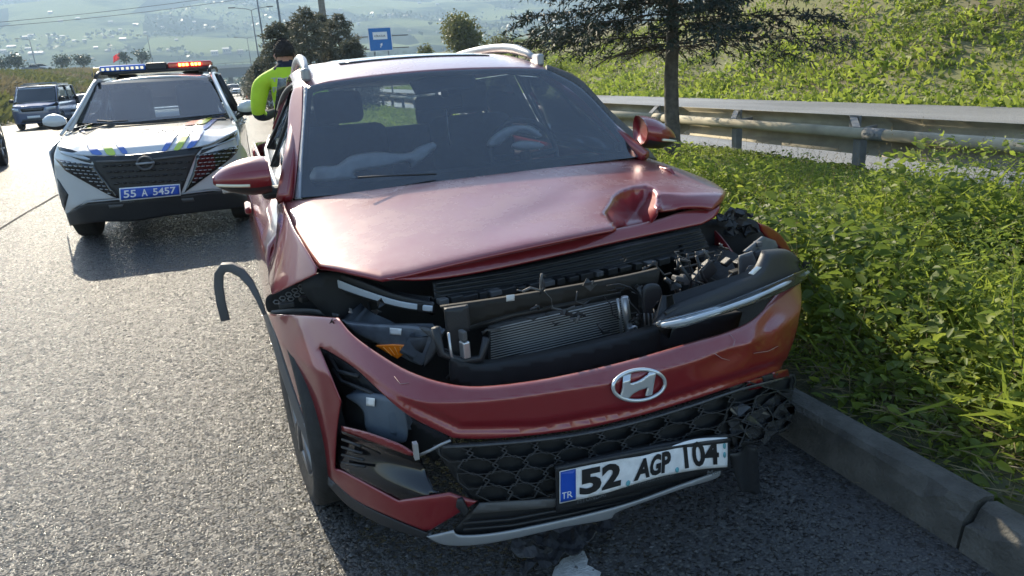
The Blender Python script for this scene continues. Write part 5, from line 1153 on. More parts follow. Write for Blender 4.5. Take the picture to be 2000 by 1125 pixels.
for i in range(22):
    u = rj.uniform(640, 1500); v = rj.uniform(600, 690) - max(0, (u - 850)) * .18 if u > 850 else rj.uniform(575, 640)
    n_ = rj.randint(4, 6); r_ = rj.uniform(6, 15); pl_ = np.array([(u + r_ * rj.uniform(.5, 1.2) * math.cos(2 * math.pi * k / n_), v + r_ * .7 * rj.uniform(.5, 1.2) * math.sin(2 * math.pi * k / n_)) for k in range(n_)])
    sheet('torn_tab', pl_, bayY(rj.uniform(.03, .12)), rj.choice([M_BLACK, M_BLACK, M_GREYPL, M_DUCT]), car, 6, .003, smooth=False, post=lambda P, uv: P + RNG.normal(0, .005, P.shape))
for (u, v) in ((997, 583),): sheet('part_label', np.array([(u - 8, v - 6), (u + 8, v - 8), (u + 8, v + 4), (u - 8, v + 6)]), bayY(.02), M_TAG, car, 5, .001)
# --- near side running light and lower lamp
L1 = SY(lambda x, z: .42 - 1.03 * (x + .38)); L1b = SY(lambda x, z: .405 - 1.03 * (x + .38))
drl = sheet('running_light', spl([(617, 534, 1), (640, 529), (700, 546), (770, 573), (850, 592, 1), (849, 614, 1), (790, 606), (700, 582), (645, 562)]), L1, M_BLACK, car, 6, .05, (5, .012))
M_DRL = mat('light_guide', (.42, .47, .52), .18, coat=.6)
sheet('light_strip', spl([(630, 541, 1), (650, 543), (710, 566), (780, 588), (846, 598, 1), (845, 610, 1), (780, 600), (706, 579), (650, 558)]), L1b, M_DRL, drl, 5, .006, (3, .004))
M_LAMPB = mat('lamp_body', (.11, .125, .145), .3, var=.25, vscale=25, coat=.5)
L2 = SY(lambda x, z: .34 - 1.0 * (x + .38)); L2b = SY(lambda x, z: .33 - 1.0 * (x + .38))
lampl = sheet('head_lamp', spl([(668, 628, 1), (730, 634), (815, 638), (850, 650), (856, 664), (846, 690), (826, 718, 1), (800, 708), (742, 676), (700, 656)]), L2, M_LAMPB, car, 6, .08, (7, .02))
M_AMBER = mat('amber_lens', (.95, .24, .01), .15, coat=.8)
sheet('indicator_lens', np.array([(733, 675), (765, 673), (798, 675), (790, 690), (776, 701)]), L2b, M_AMBER, lampl, 4, .01)
for i in range(4): tube('lens_rib', L2b(np.array([(748 + i * 11, 677), (765 + i * 6, 694 - i)], float)) - [0, .004, 0], .0016, mat('amber_light', (1.0, .42, .08), .2), lampl, 4)
sheet('sticker', np.array([(761, 640), (784, 642), (783, 655), (761, 653)]), L2b, M_WHITE, lampl, 4, .001)
sheet('lamp_rim', spl([(818, 640, 1), (848, 648), (857, 664), (846, 692), (828, 716, 1), (832, 690), (842, 664), (832, 652)]), L2b, M_GREYPL, lampl, 4, .02)
# --- off side head lamp, torn loose
RH = SY(lambda x, z: T(x) + .10 - .10 * (x - .3) + .4 * np.maximum(0, z - .66)); RHb = SY(lambda x, z: T(x) + .060 - .10 * (x - .3) + .4 * np.maximum(0, z - .66))
hl = sheet('loose_head_lamp', spl([(1284, 640, 1), (1302, 612), (1335, 590), (1395, 566), (1445, 546), (1482, 530), (1500, 492, 1), (1545, 490), (1570, 508), (1590, 514, 1), (1584, 540), (1540, 566), (1480, 590), (1400, 616), (1330, 640), (1300, 643)]), RH, M_BLACK, car, 7, .09, (10, .03))
lens = sheet('lamp_lens', spl([(1286, 640, 1), (1292, 627), (1400, 597), (1480, 566), (1560, 532), (1588, 520, 1), (1582, 541), (1540, 567), (1470, 596), (1400, 619), (1330, 641)]), RHb, M_LENS, hl, 6, .004, (4, .006))
M_REFL = mat('lamp_reflector', (.62, .64, .66), .2, metal=.7, var=.3, vscale=60)
sheet('lamp_bezel', spl([(1300, 637, 1), (1306, 628), (1400, 601), (1480, 571), (1555, 538), (1578, 527, 1), (1574, 538), (1536, 562), (1468, 591), (1400, 613), (1330, 635)]), SY(lambda x, z: T(x) + .076 - .10 * (x - .3) + .4 * np.maximum(0, z - .66)), mat('lamp_bezel', (.34, .36, .37), .3, metal=.4, var=.35, vscale=40), hl, 6, .004)
M_REFL = mat('lamp_reflector', (.62, .64, .66), .2, metal=.7, var=.3, vscale=60)
for (u0, v0, u1, v1) in ((1298, 636, 1350, 622), (1352, 622, 1395, 608), (1400, 606, 1440, 594), (1484, 572, 1530, 552)): sheet('reflector', np.array([(u0, v0 - 4), (u1, v1 - 6), (u1, v1 + 6), (u0, v0 + 5)]), SY(lambda x, z: T(x) + .072 - .10 * (x - .3) + .4 * np.maximum(0, z - .66)), M_REFL, lens, 5, .002)
sheet('sticker', np.array([(1462, 534), (1478, 520), (1488, 522), (1472, 537)]), SY(lambda x, z: T(x) + .085 - .10 * (x - .3) + .4 * np.maximum(0, z - .66)), M_WHITE, hl, 4, .001)
tube('light_guide', SY(lambda x, z: T(x) + .056 - .10 * (x - .3) + .4 * np.maximum(0, z - .66))(np.array([(1292, 635), (1340, 626), (1400, 608), (1470, 583), (1530, 556), (1578, 532)], float)), .0065, M_DRL, hl, 8)
sheet('lamp_bracket', spl([(1300, 610, 1), (1320, 600), (1360, 596), (1365, 612), (1330, 622), (1302, 626, 1)]), SY(lambda x, z: T(x) + .13), M_DUCT, hl, 6, .01)
M_GP = mat('grey_bracket', (.11, .115, .12), .55, var=.2)
sheet('wing_bracket', spl([(1447, 500, 1), (1470, 492, 1), (1480, 520), (1476, 546, 1), (1446, 560, 1)]), bayY(.06), M_GP, car, 6, .01)
sheet('wing_bracket', spl([(1455, 492, 1), (1492, 462, 1), (1515, 470, 1), (1520, 492), (1490, 504, 1)]), bayY(.10), M_GP, car, 6, .01)
sheet('crushed_wing', spl([(1484, 436, 1), (1506, 444), (1530, 462), (1550, 494, 1), (1536, 497, 1), (1520, 482), (1500, 466), (1488, 452, 1)]), SY(lambda x, z: .62 + .45 * (x - .8)), M_RED, car, 5, .006, (4, .01))
for k, (cx, cy, r) in enumerate([(1425, 428, 26), (1448, 425, 20), (1462, 448, 18), (1440, 452, 22), (1480, 470, 15), (1415, 450, 18)]):
    n = 9; rr = [r * rj.uniform(.6, 1.15) for _ in range(n)]
    sheet('crumpled_plastic', np.array([(cx + rr[i] * math.cos(2 * math.pi * i / n), cy + rr[i] * .7 * math.sin(2 * math.pi * i / n)) for i in range(n)]), SY(lambda x, z, k=k: .74 + .25 * (x - .6) + .02 * k), M_BLACK, car, 6, .02, smooth=False, post=lambda P, uv: P + RNG.normal(0, .010, P.shape))
sheet('side_trim', spl([(1566, 548, 1), (1584, 556), (1588, 590), (1578, 640), (1562, 690), (1562, 726, 1), (1548, 722), (1556, 660), (1570, 600)]), SB(.06), M_BLACK, car, 6, .01, smooth=False, post=lambda P, uv: P + RNG.normal(0, .004, P.shape))
# off side wing behind the crushed corner
sheet('off_side_wing', np.array([(1.02, .55), (1.10, .80), (.98, .76), (.85, .70), (.75, .64)]), lambda q: np.stack([.80 + .08 * smooth01((.95 - q[:, 1]) / .25), q[:, 0], q[:, 1]], 1), M_RED, car, .05, .006, face=(9, 1, .8))

# --- wheels
M_RIM = mat('rim_grey', (.20, .20, .21), .35, metal=.7, var=.1)
def make_wheel(par, c, s, R=.33, wd=.20, rim=.225, spokes=5, mrim=None):
    c = np.array(c); prof = [(rim * .96, -wd * .42), (R * .90, -wd * .5), (R * .97, -wd * .45), (R, -wd * .36), (R, wd * .36), (R * .97, wd * .45), (R * .90, wd * .5), (rim * .96, wd * .42)]
    V, F = lathe(prof, 40); ty = ob('tyre', [(c[0] + a, c[1] + b, c[2] + z) for a, b, z in V], F, M_TYRE, par)
    for k in (-2, -1, 0, 1, 2): 
        if wd > .15 and abs(k) < 2: V2, F2 = lathe([(R + .001, k * .05 - .004), (R + .0012, k * .05 + .004)], 30)
    V, F = lathe([(rim * .5, -wd * .1), (rim * .90, -wd * .1), (rim * .94, -wd * .4), (rim, -wd * .42), (rim, -wd * .36)], 40)
    V = [(c[0] + s * abs(a) * (1 if True else 1), c[1] + b, c[2] + z) for a, b, z in V]
    rm = ob('rim', V, F if s < 0 else [f[::-1] for f in F], mrim or M_RIM, par); solid(rm, .004)
    xo = c[0] + s * wd * .40
    for k in range(spokes):
        a = 2 * math.pi * k / spokes + .3
        for da in (-.16, .16):
            p0 = np.array([xo - s * .012, c[1] + .03 * math.cos(a), c[2] + .03 * math.sin(a)]); p1 = np.array([xo, c[1] + rim * .97 * math.cos(a + da), c[2] + rim * .97 * math.sin(a + da)])
            tube('spoke', [p0, (p0 + p1) / 2 + [s * .006, 0, 0], p1], [.022, .016, .018], mrim or M_RIM, rm, 6, flat=(.8, .8))
    V, F = lathe([(0, 0), (.035, 0), (.04, -.02)], 16); ob('hub_cap', [(xo + s * (.008 - abs(a)), c[1] + b, c[2] + z) for a, b, z in V], F, M_BLACK, rm)
    V, F = lathe([(0.05, 0), (rim * .8, 0)], 24); ob('brake_disc', [(c[0] + s * .03, c[1] + b, c[2] + z) for a, b, z in V], F, M_STEEL, par)
for s in (-1, 1):
    for y in (.835, 3.415):
        wh = bpy.data.objects.new('wheel', None); COL.objects.link(wh); wh.location = (xc(y) + s * .78, y, .33); wh.parent = car; wh.matrix_parent_inverse = Matrix.Translation(car.location).inverted()
        make_wheel(wh, (xc(y) + s * .78, y, .33), s)
        if y < 1: wh.rotation_euler = (0, 0, R_(5))
for s in (-1, 1): sheet('arch_liner', np.array([(.62, .2), (.62, .6), (.72, .72), (1.0, .76), (1.25, .55), (1.3, .2)]), lambda q, s=s: np.stack([np.full(len(q), xc(.8) + s * .60), q[:, 0], q[:, 1]], 1), M_DARK, car, .1, .01, face=(s * 5, .8, .3))

# --- cabin
M_DASH = mat('dash', (.022, .023, .026), .75, bump=.2, bscale=200); M_SEAT = mat('seat_cloth', (.030, .031, .034), .9, var=.2, vscale=30)
M_BAG = mat('airbag_cloth', (.80, .78, .74), .85, var=.08, vscale=25, bump=.8, bscale=22)
dash = sheet('dashboard', np.array([(-.68, 1.27), (.70, 1.27), (.70, 1.78), (.45, 1.82), (.1, 1.72), (-.3, 1.74), (-.68, 1.78)]), lambda q: np.stack([q[:, 0], q[:, 1], .955 + .03 * smooth01((q[:, 1] - 1.3) / .3) - .25 * smooth01((q[:, 1] - 1.66) / .15)], 1), M_DASH, car, .06, .02, face=(0, 1.5, 5))
box('dash_front', (0, 1.80, .70), (1.38, .06, .36), M_DASH, car, bevel=.02)
def seat(x, y):
    t = bpy.data.objects.new('seat', None); COL.objects.link(t); t.location = (x, y, .3); t.parent = car; t.matrix_parent_inverse = Matrix.Translation(car.location).inverted()
    o = box('cushion', (x, y, .48), (.50, .50, .16), M_SEAT, t, smooth=True); bev(o, .06, 3)
    o = box('backrest', (x, y + .30, .86), (.48, .14, .62), M_SEAT, t, smooth=True, M=Matrix.Rotation(-.22, 3, 'X')); bev(o, .06, 3)
    o = box('headrest', (x, y + .41, 1.255), (.26, .10, .17), M_SEAT, t, smooth=True); bev(o, .04, 3)
seat(-.36, 2.15); seat(.36, 2.15)
o = box('rear_bench', (xc(3), 3.05, .48), (1.25, .5, .16), M_SEAT, car, smooth=True); bev(o, .05, 3)
o = box('rear_backrest', (xc(3.3), 3.35, .80), (1.25, .14, .55), M_SEAT, car, smooth=True); bev(o, .05, 3)
for x in (-.38, .38): o = box('rear_headrest', (xc(3.3) + x, 3.4, 1.13), (.24, .09, .14), M_SEAT, car, smooth=True); bev(o, .04, 3)
BG = onsurf(lambda p, uv: p[:, 1] - (1.62 + .15 * (p[:, 2] - 1.0)), .9, 6)
def puff(P, uv): return P - np.outer(.045 * (.6 + .6 * noise2(uv[:, 0], uv[:, 1], 5, 3, 1 / 26.0)), [0, 1, 0])
sheet('airbag', spl([(611, 331), (626, 325), (658, 322), (688, 304), (736, 297), (778, 300), (803, 297), (815, 288), (845, 278), (852, 286), (842, 298), (805, 327), (796, 317), (752, 326), (694, 336), (692, 349), (612, 354)]), BG, M_BAG, car, 4, .03, (8, .05), post=puff)
WG = onsurf(lambda p, uv: p[:, 1] - 1.72, .9, 6)
sheet('airbag', spl([(952, 284), (960, 268), (985, 250), (1015, 245), (1042, 252), (1056, 264), (1048, 268), (1028, 258), (1000, 262), (972, 284)]), WG, M_BAG, car, 4, .03, (6, .04), post=puff)
sheet('airbag', spl([(998, 282), (1015, 275), (1045, 276), (1060, 284), (1040, 292), (1005, 292)]), WG, M_BAG, car, 4, .03, (6, .03), post=puff)
swc = at(1024, 300, y=1.78); sw = []
for a in np.linspace(0, 2 * math.pi, 28, endpoint=False): sw.append(swc + [.17 * math.cos(a), .06 * math.sin(a), .16 * math.sin(a)])
wheel_ = tube('steering_wheel', sw, .014, M_BLACK, car, 8, closed=True)
tube('steering_spoke', [swc + [-.17, 0, 0], swc + [0, .02, -.02], swc + [.17, 0, 0]], .016, M_BLACK, wheel_, 6); tube('steering_column', [swc, swc + [0, .15 * -1, -.18]], .03, M_BLACK, wheel_, 8)
rm_ = at(858, 200, y=1.84); o = box('rear_view_mirror', rm_, (.23, .03, .065), M_BLACK, car, bevel=.02); box('mirror_mount', rm_ + [.02, -.03, .06], (.03, .03, .08), M_BLACK, o, bevel=.008)
sheet('sensor_shroud', spl([(800, 160, 1), (860, 148), (926, 146, 1), (928, 170), (880, 172), (850, 178), (812, 182, 1)]), onsurf(lambda p, uv: scr_z(p[:, 0], p[:, 1]) - .03 - p[:, 2], .9, 6), M_BLACK, car, 8, .01)
sheet('headliner', np.array([(-.58, 1.95), (.58, 1.95), (.55, 3.85), (-.62, 3.85)]), lambda q: np.stack([q[:, 0], q[:, 1], roof_z(q[:, 0], q[:, 1]) - .045], 1), mat('headliner', (.25, .25, .24), .95), car, .2, .01, face=(0, 2, 6))
tube('mirror_cord', [rm_ + [.03, .0, -.03], rm_ + [.035, .0, -.2]], .003, M_WHITE, car, 4)

# --- debris on the road below the nose
deb = thing('torn_undertray', 'torn black plastic undertray on the road under the car nose', 'debris', tuple(at(1110, 1060, z=0)))
GP = lambda h: (lambda uv: np.array([at(u, v, z=h) for u, v in uv]))
sheet('tray_panel', spl([(1012, 1052, 1), (1060, 1040), (1140, 1025), (1192, 1012, 1), (1198, 1030), (1165, 1045), (1140, 1062), (1132, 1078), (1100, 1085), (1088, 1098), (1060, 1112), (1050, 1100, 1), (1020, 1118, 1), (1015, 1105), (1045, 1088), (1080, 1072)]), GP(.05), M_BLACK, deb, 6, .004, face=(0, 0, 5), post=lambda P, uv: P + np.outer(.045 * (noise2(uv[:, 0], uv[:, 1], 3, 3, 1 / 18.0) - .55), [0, 0, 1]), smooth=False)
sheet('tray_panel', spl([(1000, 1050, 1), (1060, 1038), (1120, 1030), (1130, 1050), (1080, 1072), (1030, 1090), (1000, 1075)]), GP(.03), M_GREYPL, deb, 6, .003, face=(0, 0, 5), post=lambda P, uv: P + np.outer(.03 * (noise2(uv[:, 0], uv[:, 1], 4, 3, 1 / 14.0) - .5), [0, 0, 1]), smooth=False)
V, F = [], []
for i in range(70):
    u, v = rj.uniform(640, 1560), rj.uniform(985, 1120); 
    if i < 30: u, v = rj.gauss(1130, 90), rj.gauss(1075, 25)
    p = at(u, v, z=.004); r_ = rj.choice([.003, .004, .006, .009]); k = len(V); h_ = r_ * .5
    V += [p + [r_ * rj.uniform(.4, 1.2) * math.cos(a), r_ * rj.uniform(.4, 1.2) * math.sin(a), 0] for a in (0, 1.6, 3.1, 4.7)] + [p + [0, 0, h_]]
    F += [(k, k + 1, k + 4), (k + 1, k + 2, k + 4), (k + 2, k + 3, k + 4), (k + 3, k, k + 4)]
o = ob('plastic_crumbs', V, F, M_GREYPL, deb, False); o['kind'] = 'stuff'
box('tray_clip', at(1026, 1108, z=.015), (.03, .02, .03), M_BLACK, deb, .3, bevel=.003)
# ================================================================== OTHER VEHICLES
def frame(px, py, yaw):
    c, s = math.cos(yaw), math.sin(yaw)
    def W(P): P = np.atleast_2d(np.asarray(P, float)); return np.stack([px + P[:, 0] * c - P[:, 1] * s, py + P[:, 0] * s + P[:, 1] * c, P[:, 2]], 1)
    def Li(P): d0, d1 = P[..., 0] - px, P[..., 1] - py; return d0 * c + d1 * s, -d0 * s + d1 * c, P[..., 2]
    return W, Li
def shell(t, W, sp, mb, front=True, glass=None, mtrim=None, wheels=True, detail=True):
    """car body in its own frame: y runs from the nose backwards"""
    g = glass or M_GLASSD; tr = mtrim or M_BLACK; hw = sp['w']; L = sp['L']; yc, yf, yr = sp['yc'], sp['yf'], sp['yr']; zc, zr, zh, zs = sp['zc'], sp['zr'], sp['zh'], sp.get('zs', .24); R = sp['R']; wr = sp['wr']; zb = sp.get('zb', zc - .02)
    cen = W([(0, L / 2, .7)])[0]; st = sp.get('step', .09)
    def fx(x): return np.where(np.abs(x) < hw * .55, .04 * (x / hw) ** 2, .04 * (x / hw) ** 2 + .42 * (np.maximum(0, np.abs(x) - hw * .55) / (hw * .45)) ** 2.4)
    for s in (-1, 1):
        def sd(P, s=s):
            y, z = P[:, 0], P[:, 1]; wv = hw - .07 * smooth01((z - zb + .14) / .16) - .05 * smooth01((.42 - z) / .2) - .09 * smooth01((y - L + .6) / .6) - .10 * smooth01((.55 - y) / .5)
            return W(np.stack([s * wv, y, z], 1))
        def arc(y0, lo, hi, n): return [(y0 + R * 1.13 * math.cos(a), R + R * 1.13 * math.sin(a)) for a in np.linspace(R_(hi), R_(lo), n)]
        y1, y2 = sp['y1'], sp['y2']
        poly = [(.42, zh - .06)] + [(.36, .5), (.42, zs + .05)] + arc(y1, -20, 200, 14) + [(y1 + R * 1.3, zs), (y2 - R * 1.3, zs)] + arc(y2, -20, 200, 14) + [(L - .12, zs + .05), (L - .02, .6), (L - .05, zb), (yr, zb + .03), (yc + .2, zb), (yc - .1, zc - .03), (.7, zh + .01)]
        sheet('side_panel', np.array(poly), sd, mb, t, st, .01, face=W([(s * 9, L / 2, .7)])[0])
        def gx(P, s=s): y, z = P[:, 0], P[:, 1]; q = (z - zb) / (zr - zb); return W(np.stack([s * (hw - .06 + (wr - hw + .06) * q - .06 * smooth01((y - L + .7) / .7)), y, z], 1))
        zt = zr - .09; fc = W([(s * 9, L / 2, 1)])[0]; ym = (yf + yr) / 2 - .1
        for (a, b) in ((yc + .35, ym), (ym + .06, yr - .35)):
            ya = a + (yf - yc) * .75 if a < yc + .5 else a
            sheet('side_window', np.array([(a, zb + .03), (b, zb + .03), (b - (.12 if b > ym + .2 else 0), zt), (max(ya, a), zt)]), gx, g, t, .25, .004, face=fc)
        for pl, r, m_ in (([(yc + .08, zb + .02), (yf + .05, zr - .06), (ym, zr - .045), (yr, zr - .06), (yr + (L - yr) * .55, zb + .03)], .026, mb), ([(ym + .03, zb), (ym + .03, zr - .06)], .035, tr), ([(yr - .3, zb + .02), (yr - .4, zr - .06)], .045, tr), ([(yc + .2, zb + .01), (ym, zb + .015), (yr, zb + .03)], .014, tr)):
            tube('window_frame', gx(np.array(pl)), r, m_, t, 6)
        if detail:
            for yy in (ym - .12, yr - .25): tube('door_handle', sd(np.array([(yy, zb - .12), (yy + .18, zb - .12)])) + (W([(s * .02, 0, 0)])[0] - W([(0, 0, 0)])[0]) * [1, 1, 0], .014, mb, t, 6)
    nfr = W([(0, -9, 1)])[0]; nup = W([(0, L / 2, 9)])[0]; nre = W([(0, L + 9, 1)])[0]
    wc = hw - .08
    roofz = lambda x, y: zr - .05 * ((y - (yf + yr) / 2) / ((yr - yf) / 2)) ** 2 - .05 * (x / wr) ** 2
    sheet('roof', np.array([(-wr, yf + .05), (-wr * .5, yf), (wr * .5, yf), (wr, yf + .05), (wr, yr), (-wr, yr)]), lambda q: W(np.stack([q[:, 0], q[:, 1], roofz(q[:, 0], q[:, 1])], 1)), mb, t, .12, .02, face=nup)
    zf_ = float(roofz(0, yf)) - .01; zq = float(roofz(0, yr)) - .01
    if front:
        sheet('windscreen', np.array([(-wc, 0), (wc, 0), (wr, 1), (-wr, 1)]), lambda q: W(np.stack([q[:, 0], yc + .12 * (q[:, 0] / wc) ** 2 + (yf - yc) * q[:, 1], zc + (zf_ - zc) * q[:, 1]], 1)), g, t, .14, .004, face=nfr)
        hz_ = lambda x, y: zh + (zc - zh) * smooth01(y / yc) ** .8 - .06 * (x / hw) ** 2
        sheet('hood', np.array([(-hw + .1, .42), (-hw * .8, .2), (-hw * .4, .05), (hw * .4, .05), (hw * .8, .2), (hw - .1, .42), (wc, yc + .12), (0, yc), (-wc, yc + .12)]), lambda q: W(np.stack([q[:, 0], q[:, 1], hz_(q[:, 0], q[:, 1])], 1)), mb, t, .1, .01, face=nup)
        fz = lambda o=0.0: (lambda q: W(np.stack([q[:, 0], fx(q[:, 0]) + .10 * np.maximum(0, (q[:, 1] - zh + .25)) + o, q[:, 1]], 1)))
        b_ = hw - .03
        sheet('front_bumper', np.array([(-b_, .28), (b_, .28), (b_, zh - .06), (hw * .5, zh), (-hw * .5, zh), (-b_, zh - .06)]), fz(), mb, t, .08, .01, face=nfr)
        sheet('grille', np.array([(-hw * .45, zh - .22), (hw * .45, zh - .22), (hw * .52, zh - .06), (-hw * .52, zh - .06)]), fz(-.012), sp.get('mgrille', M_GLOSSBLK), t, .1, .01, face=nfr)
        sheet('lower_grille', np.array([(-hw * .6, .33), (hw * .6, .33), (hw * .5, .48), (-hw * .5, .48)]), fz(-.012), M_BLACK, t, .1, .01, face=nfr)
        for s in (-1, 1):
            sheet('head_lamp', np.array([(s * hw * .58, zh - .20), (s * hw * .93, zh - .17), (s * hw * .93, zh - .05), (s * hw * .58, zh - .07)]), fz(-.014), mat('far_lamp', (.5, .52, .54), .12, coat=1.0), t, .06, .01, face=nfr)
        pl = sheet('number_plate', np.array([(-.26, .50), (.26, .50), (.26, .61), (-.26, .61)]), fz(-.03), M_PLW, t, .2, .004, face=nfr)
    sheet('rear_window', np.array([(-wc + .06, 0), (wc - .06, 0), (wr, 1), (-wr, 1)]), lambda q: W(np.stack([q[:, 0], L - .06 - (L - .06 - yr) * q[:, 1], zb + .04 + (zq - zb - .04) * q[:, 1]], 1)), g, t, .2, .004, face=nre)
    sheet('tailgate', np.array([(-hw + .1, .3), (hw - .1, .3), (hw - .14, zb + .04), (-hw + .14, zb + .04)]), lambda q: W(np.stack([q[:, 0], L - .03 - .03 * q[:, 0] ** 2, q[:, 1]], 1)), mb, t, .2, .01, face=nre)
    box('underbody', W([(0, L / 2, .33)])[0], (hw * 1.6, L * .86, .16), M_DARK, t, sp.get('yaw', 0))
    for s in (-1, 1):
        for x_ in (.40,):
            o = box('seat', W([(s * .37, (yc + yf) / 2 + 1.0, zb + .05)])[0], (.46, .16, .7), M_SEAT, t, sp.get('yaw', 0), smooth=True); bev(o, .06, 2)
            o = box('headrest', W([(s * .37, (yc + yf) / 2 + 1.06, zb + .47)])[0], (.25, .1, .17), M_SEAT, t, sp.get('yaw', 0), smooth=True); bev(o, .04, 2)
    box('dashboard', W([(0, yc + .35, zb - .05)])[0], (hw * 1.7, .5, .12), M_DASH, t, sp.get('yaw', 0), bevel=.03)
    if wheels:
        for s in (-1, 1):
            for y in (sp['y1'], sp['y2']):
                p = W([(s * (hw - .11), y, R)])[0]; wh = bpy.data.objects.new('wheel', None); COL.objects.link(wh); wh.location = p; put(wh, t); wh.matrix_parent_inverse = world_of(t).inverted()
                simple_wheel(wh, p, s, R, .21, sp.get('yaw', 0))
def simple_wheel(par, c, s, R, wd, yaw, spokes=6):
    q = Matrix.Rotation(yaw, 3, 'Z'); rim = R * .66
    def place(V): return [np.array(q @ Vector(v)) + c for v in V]
    V, F = lathe([(rim * .95, -wd * .42), (R * .9, -wd * .5), (R * .97, -wd * .45), (R, -wd * .36), (R, wd * .36), (R * .97, wd * .45), (R * .9, wd * .5), (rim * .95, wd * .42)], 30); ob('tyre', place(V), F, M_TYRE, par)
    V, F = lathe([(0.01, 0), (rim * .85, 0), (rim * .93, .06), (rim, .085)], 30); V = [(s * abs(a) if True else a, b, z) for a, b, z in V]; rm = ob('rim', place(V), F, M_BLACK, par)
    for k in range(spokes):
        a = 2 * math.pi * k / spokes; V = [(s * .05, .03 * math.cos(a), .03 * math.sin(a)), (s * .075, rim * .97 * math.cos(a), rim * .97 * math.sin(a))]
        P = place(V); tube('spoke', [P[0], P[1]], [.03, .02], M_RIM, rm, 6)
def side_mirror(t, W, x0, y0, z0, s, mb, size=1.0, mt=None):
    V, F = [], []; N = 12
    for i in range(9):
        u = i / 8; r = math.sin(math.pi * (0.06 + .88 * u)) ** .55
        for k in range(N):
            a = 2 * math.pi * k / N; V.append((x0 + s * (.0 + .19 * size * u), y0 + .075 * size * r * math.cos(a) * (.5 if math.cos(a) > 0 else 1), z0 + .075 * size * r * math.sin(a) + .01 * u))
    for i in range(8):
        for k in range(N): F.append((i * N + k, i * N + (k + 1) % N, (i + 1) * N + (k + 1) % N, (i + 1) * N + k))
    F += [tuple(range(N)), tuple(8 * N + k for k in range(N))[::-1]]
    o = ob('door_mirror', W(V), F, mb, t)
    if mt:
        o.data.materials.append(mt)
        for p in o.data.polygons:
            if p.center[2] < z0 - .018 * size: p.material_index = 1
    tube('mirror_stalk', W([(x0 + s * .06, y0 + .02, z0 - .05), (x0 - s * .06, y0 + .03, z0 - .11)]), .025, M_BLACK, o, 6)

# ------------------------------------------------------------------ police car
PW, PL_ = frame(-1.7694, 6.0027, -0.032)
pol = thing('police_car', 'white police SUV with blue and red roof light bar and striped hood', 'car', (-1.77, 7.0, 0))
PS = dict(L=4.42, w=.86, yc=1.12, yf=2.05, yr=3.75, zc=1.06, zr=1.60, zh=.96, R=.35, y1=.93, y2=3.6, wr=.60, yaw=-.032, zb=1.05)
shell(pol, PW, PS, mat('police_white', (.50, .51, .51), .3, coat=1.0, var=.03), front=False, glass=M_GLASS, wheels=True)
_px = np.array([-1.1, -.93, -.9, -.82, -.65, -.4, 0, .4, .65, .82, .9, .93, 1.1]); _py = np.array([1.6, .9, .6, .32, .13, .04, 0, .04, .13, .32, .6, .9, 1.6])
_pfx = np.linspace(-1.1, 1.1, 441); _pfy = np.convolve(np.pad(np.interp(_pfx, _px, _py), 16, mode='edge'), _k, 'valid')
def PF(off=0.0):
    def G(p, uv):
        x, y, z = PL_(p); return y - (np.interp(x, _pfx, _pfy) + .55 * np.maximum(0, z - .80) + .30 * np.maximum(0, .42 - z) + off)
    return onsurf(G, 5.5, 11.0, 200)
def PH(off=0.0):
    def G(p, uv):
        x, y, z = PL_(p); return np.interp(y, [-3, .0, .06, .14, .25, .45, .7, 1.2, 3], [-6, .80, .85, .905, .955, 1.0, 1.025, 1.055, 1.16]) - .10 * np.maximum(0, np.abs(x) - .35) ** 1.6 + off - z + .012 * np.exp(-((np.abs(x) - .52) / .05) ** 2)
    return onsurf(G, 5.5, 12.0, 260)
def PS_(off=0.0):
    def G(p, uv):
        x, y, z = PL_(p); return 1.045 + (y - 1.12) * .56 - .09 * x * x + off - z
    return onsurf(G, 5.5, 13.0, 260)
PWH = mat('police_white', (.50, .51, .51), .3, coat=1.0, var=.03)
C3 = lambda *pts: [(90 + p[0] / 2.96, 100 + p[1] / 2.96) + tuple(p[2:]) for p in pts]
phood = sheet('hood', spl(C3((150, 422, 1), (240, 424), (400, 412), (700, 388), (1042, 358, 1), (1075, 375), (1095, 410), (1108, 455, 1), (1000, 512), (900, 547), (700, 574), (460, 598), (230, 602), (110, 575), (62, 548, 1), (85, 505), (120, 465))), PH(), PWH, pol, 2.2, .008)
pscr = sheet('windscreen', spl(C3((165, 412, 1), (225, 290), (295, 182, 1), (600, 160), (932, 150, 1), (990, 250), (1042, 358, 1), (700, 392), (400, 416))), PS_(), M_GLASS, pol, 9, 0)
ring('screen_border', spl(C3((165, 412, 1), (225, 290), (295, 182, 1), (600, 160), (932, 150, 1), (990, 250), (1042, 358, 1), (700, 392), (400, 416))), spl(C3((205, 395), (255, 290), (310, 200), (600, 178), (920, 168), (965, 250), (1005, 338), (990, 350), (700, 378), (400, 402), (220, 405))), PS_(), M_FRIT, pscr, .004)
for s, a in ((-1, [(.84, 1.0, 1.03), (.76, 1.35, 1.19), (.63, 1.95, 1.51), (.60, 2.1, 1.55)]), (1, [(.84, 1.0, 1.03), (.76, 1.35, 1.19), (.63, 1.95, 1.51), (.60, 2.1, 1.55)])):
    tube('pillar', PW([(s * x, y, z) for x, y, z in a]), .015, PWH, pol, 8)
fas = sheet('front_bumper', spl(C3((62, 550, 1), (110, 577), (230, 604), (460, 600), (700, 576), (900, 549), (1000, 514), (1108, 457, 1), (1120, 520), (1165, 600), (1178, 700), (1178, 830, 1), (1090, 815), (960, 800), (790, 822), (420, 852), (240, 872), (112, 942, 1), (70, 830), (50, 720), (43, 620), (50, 580))), PF(), PWH, pol, 5, .008, (4, .012))
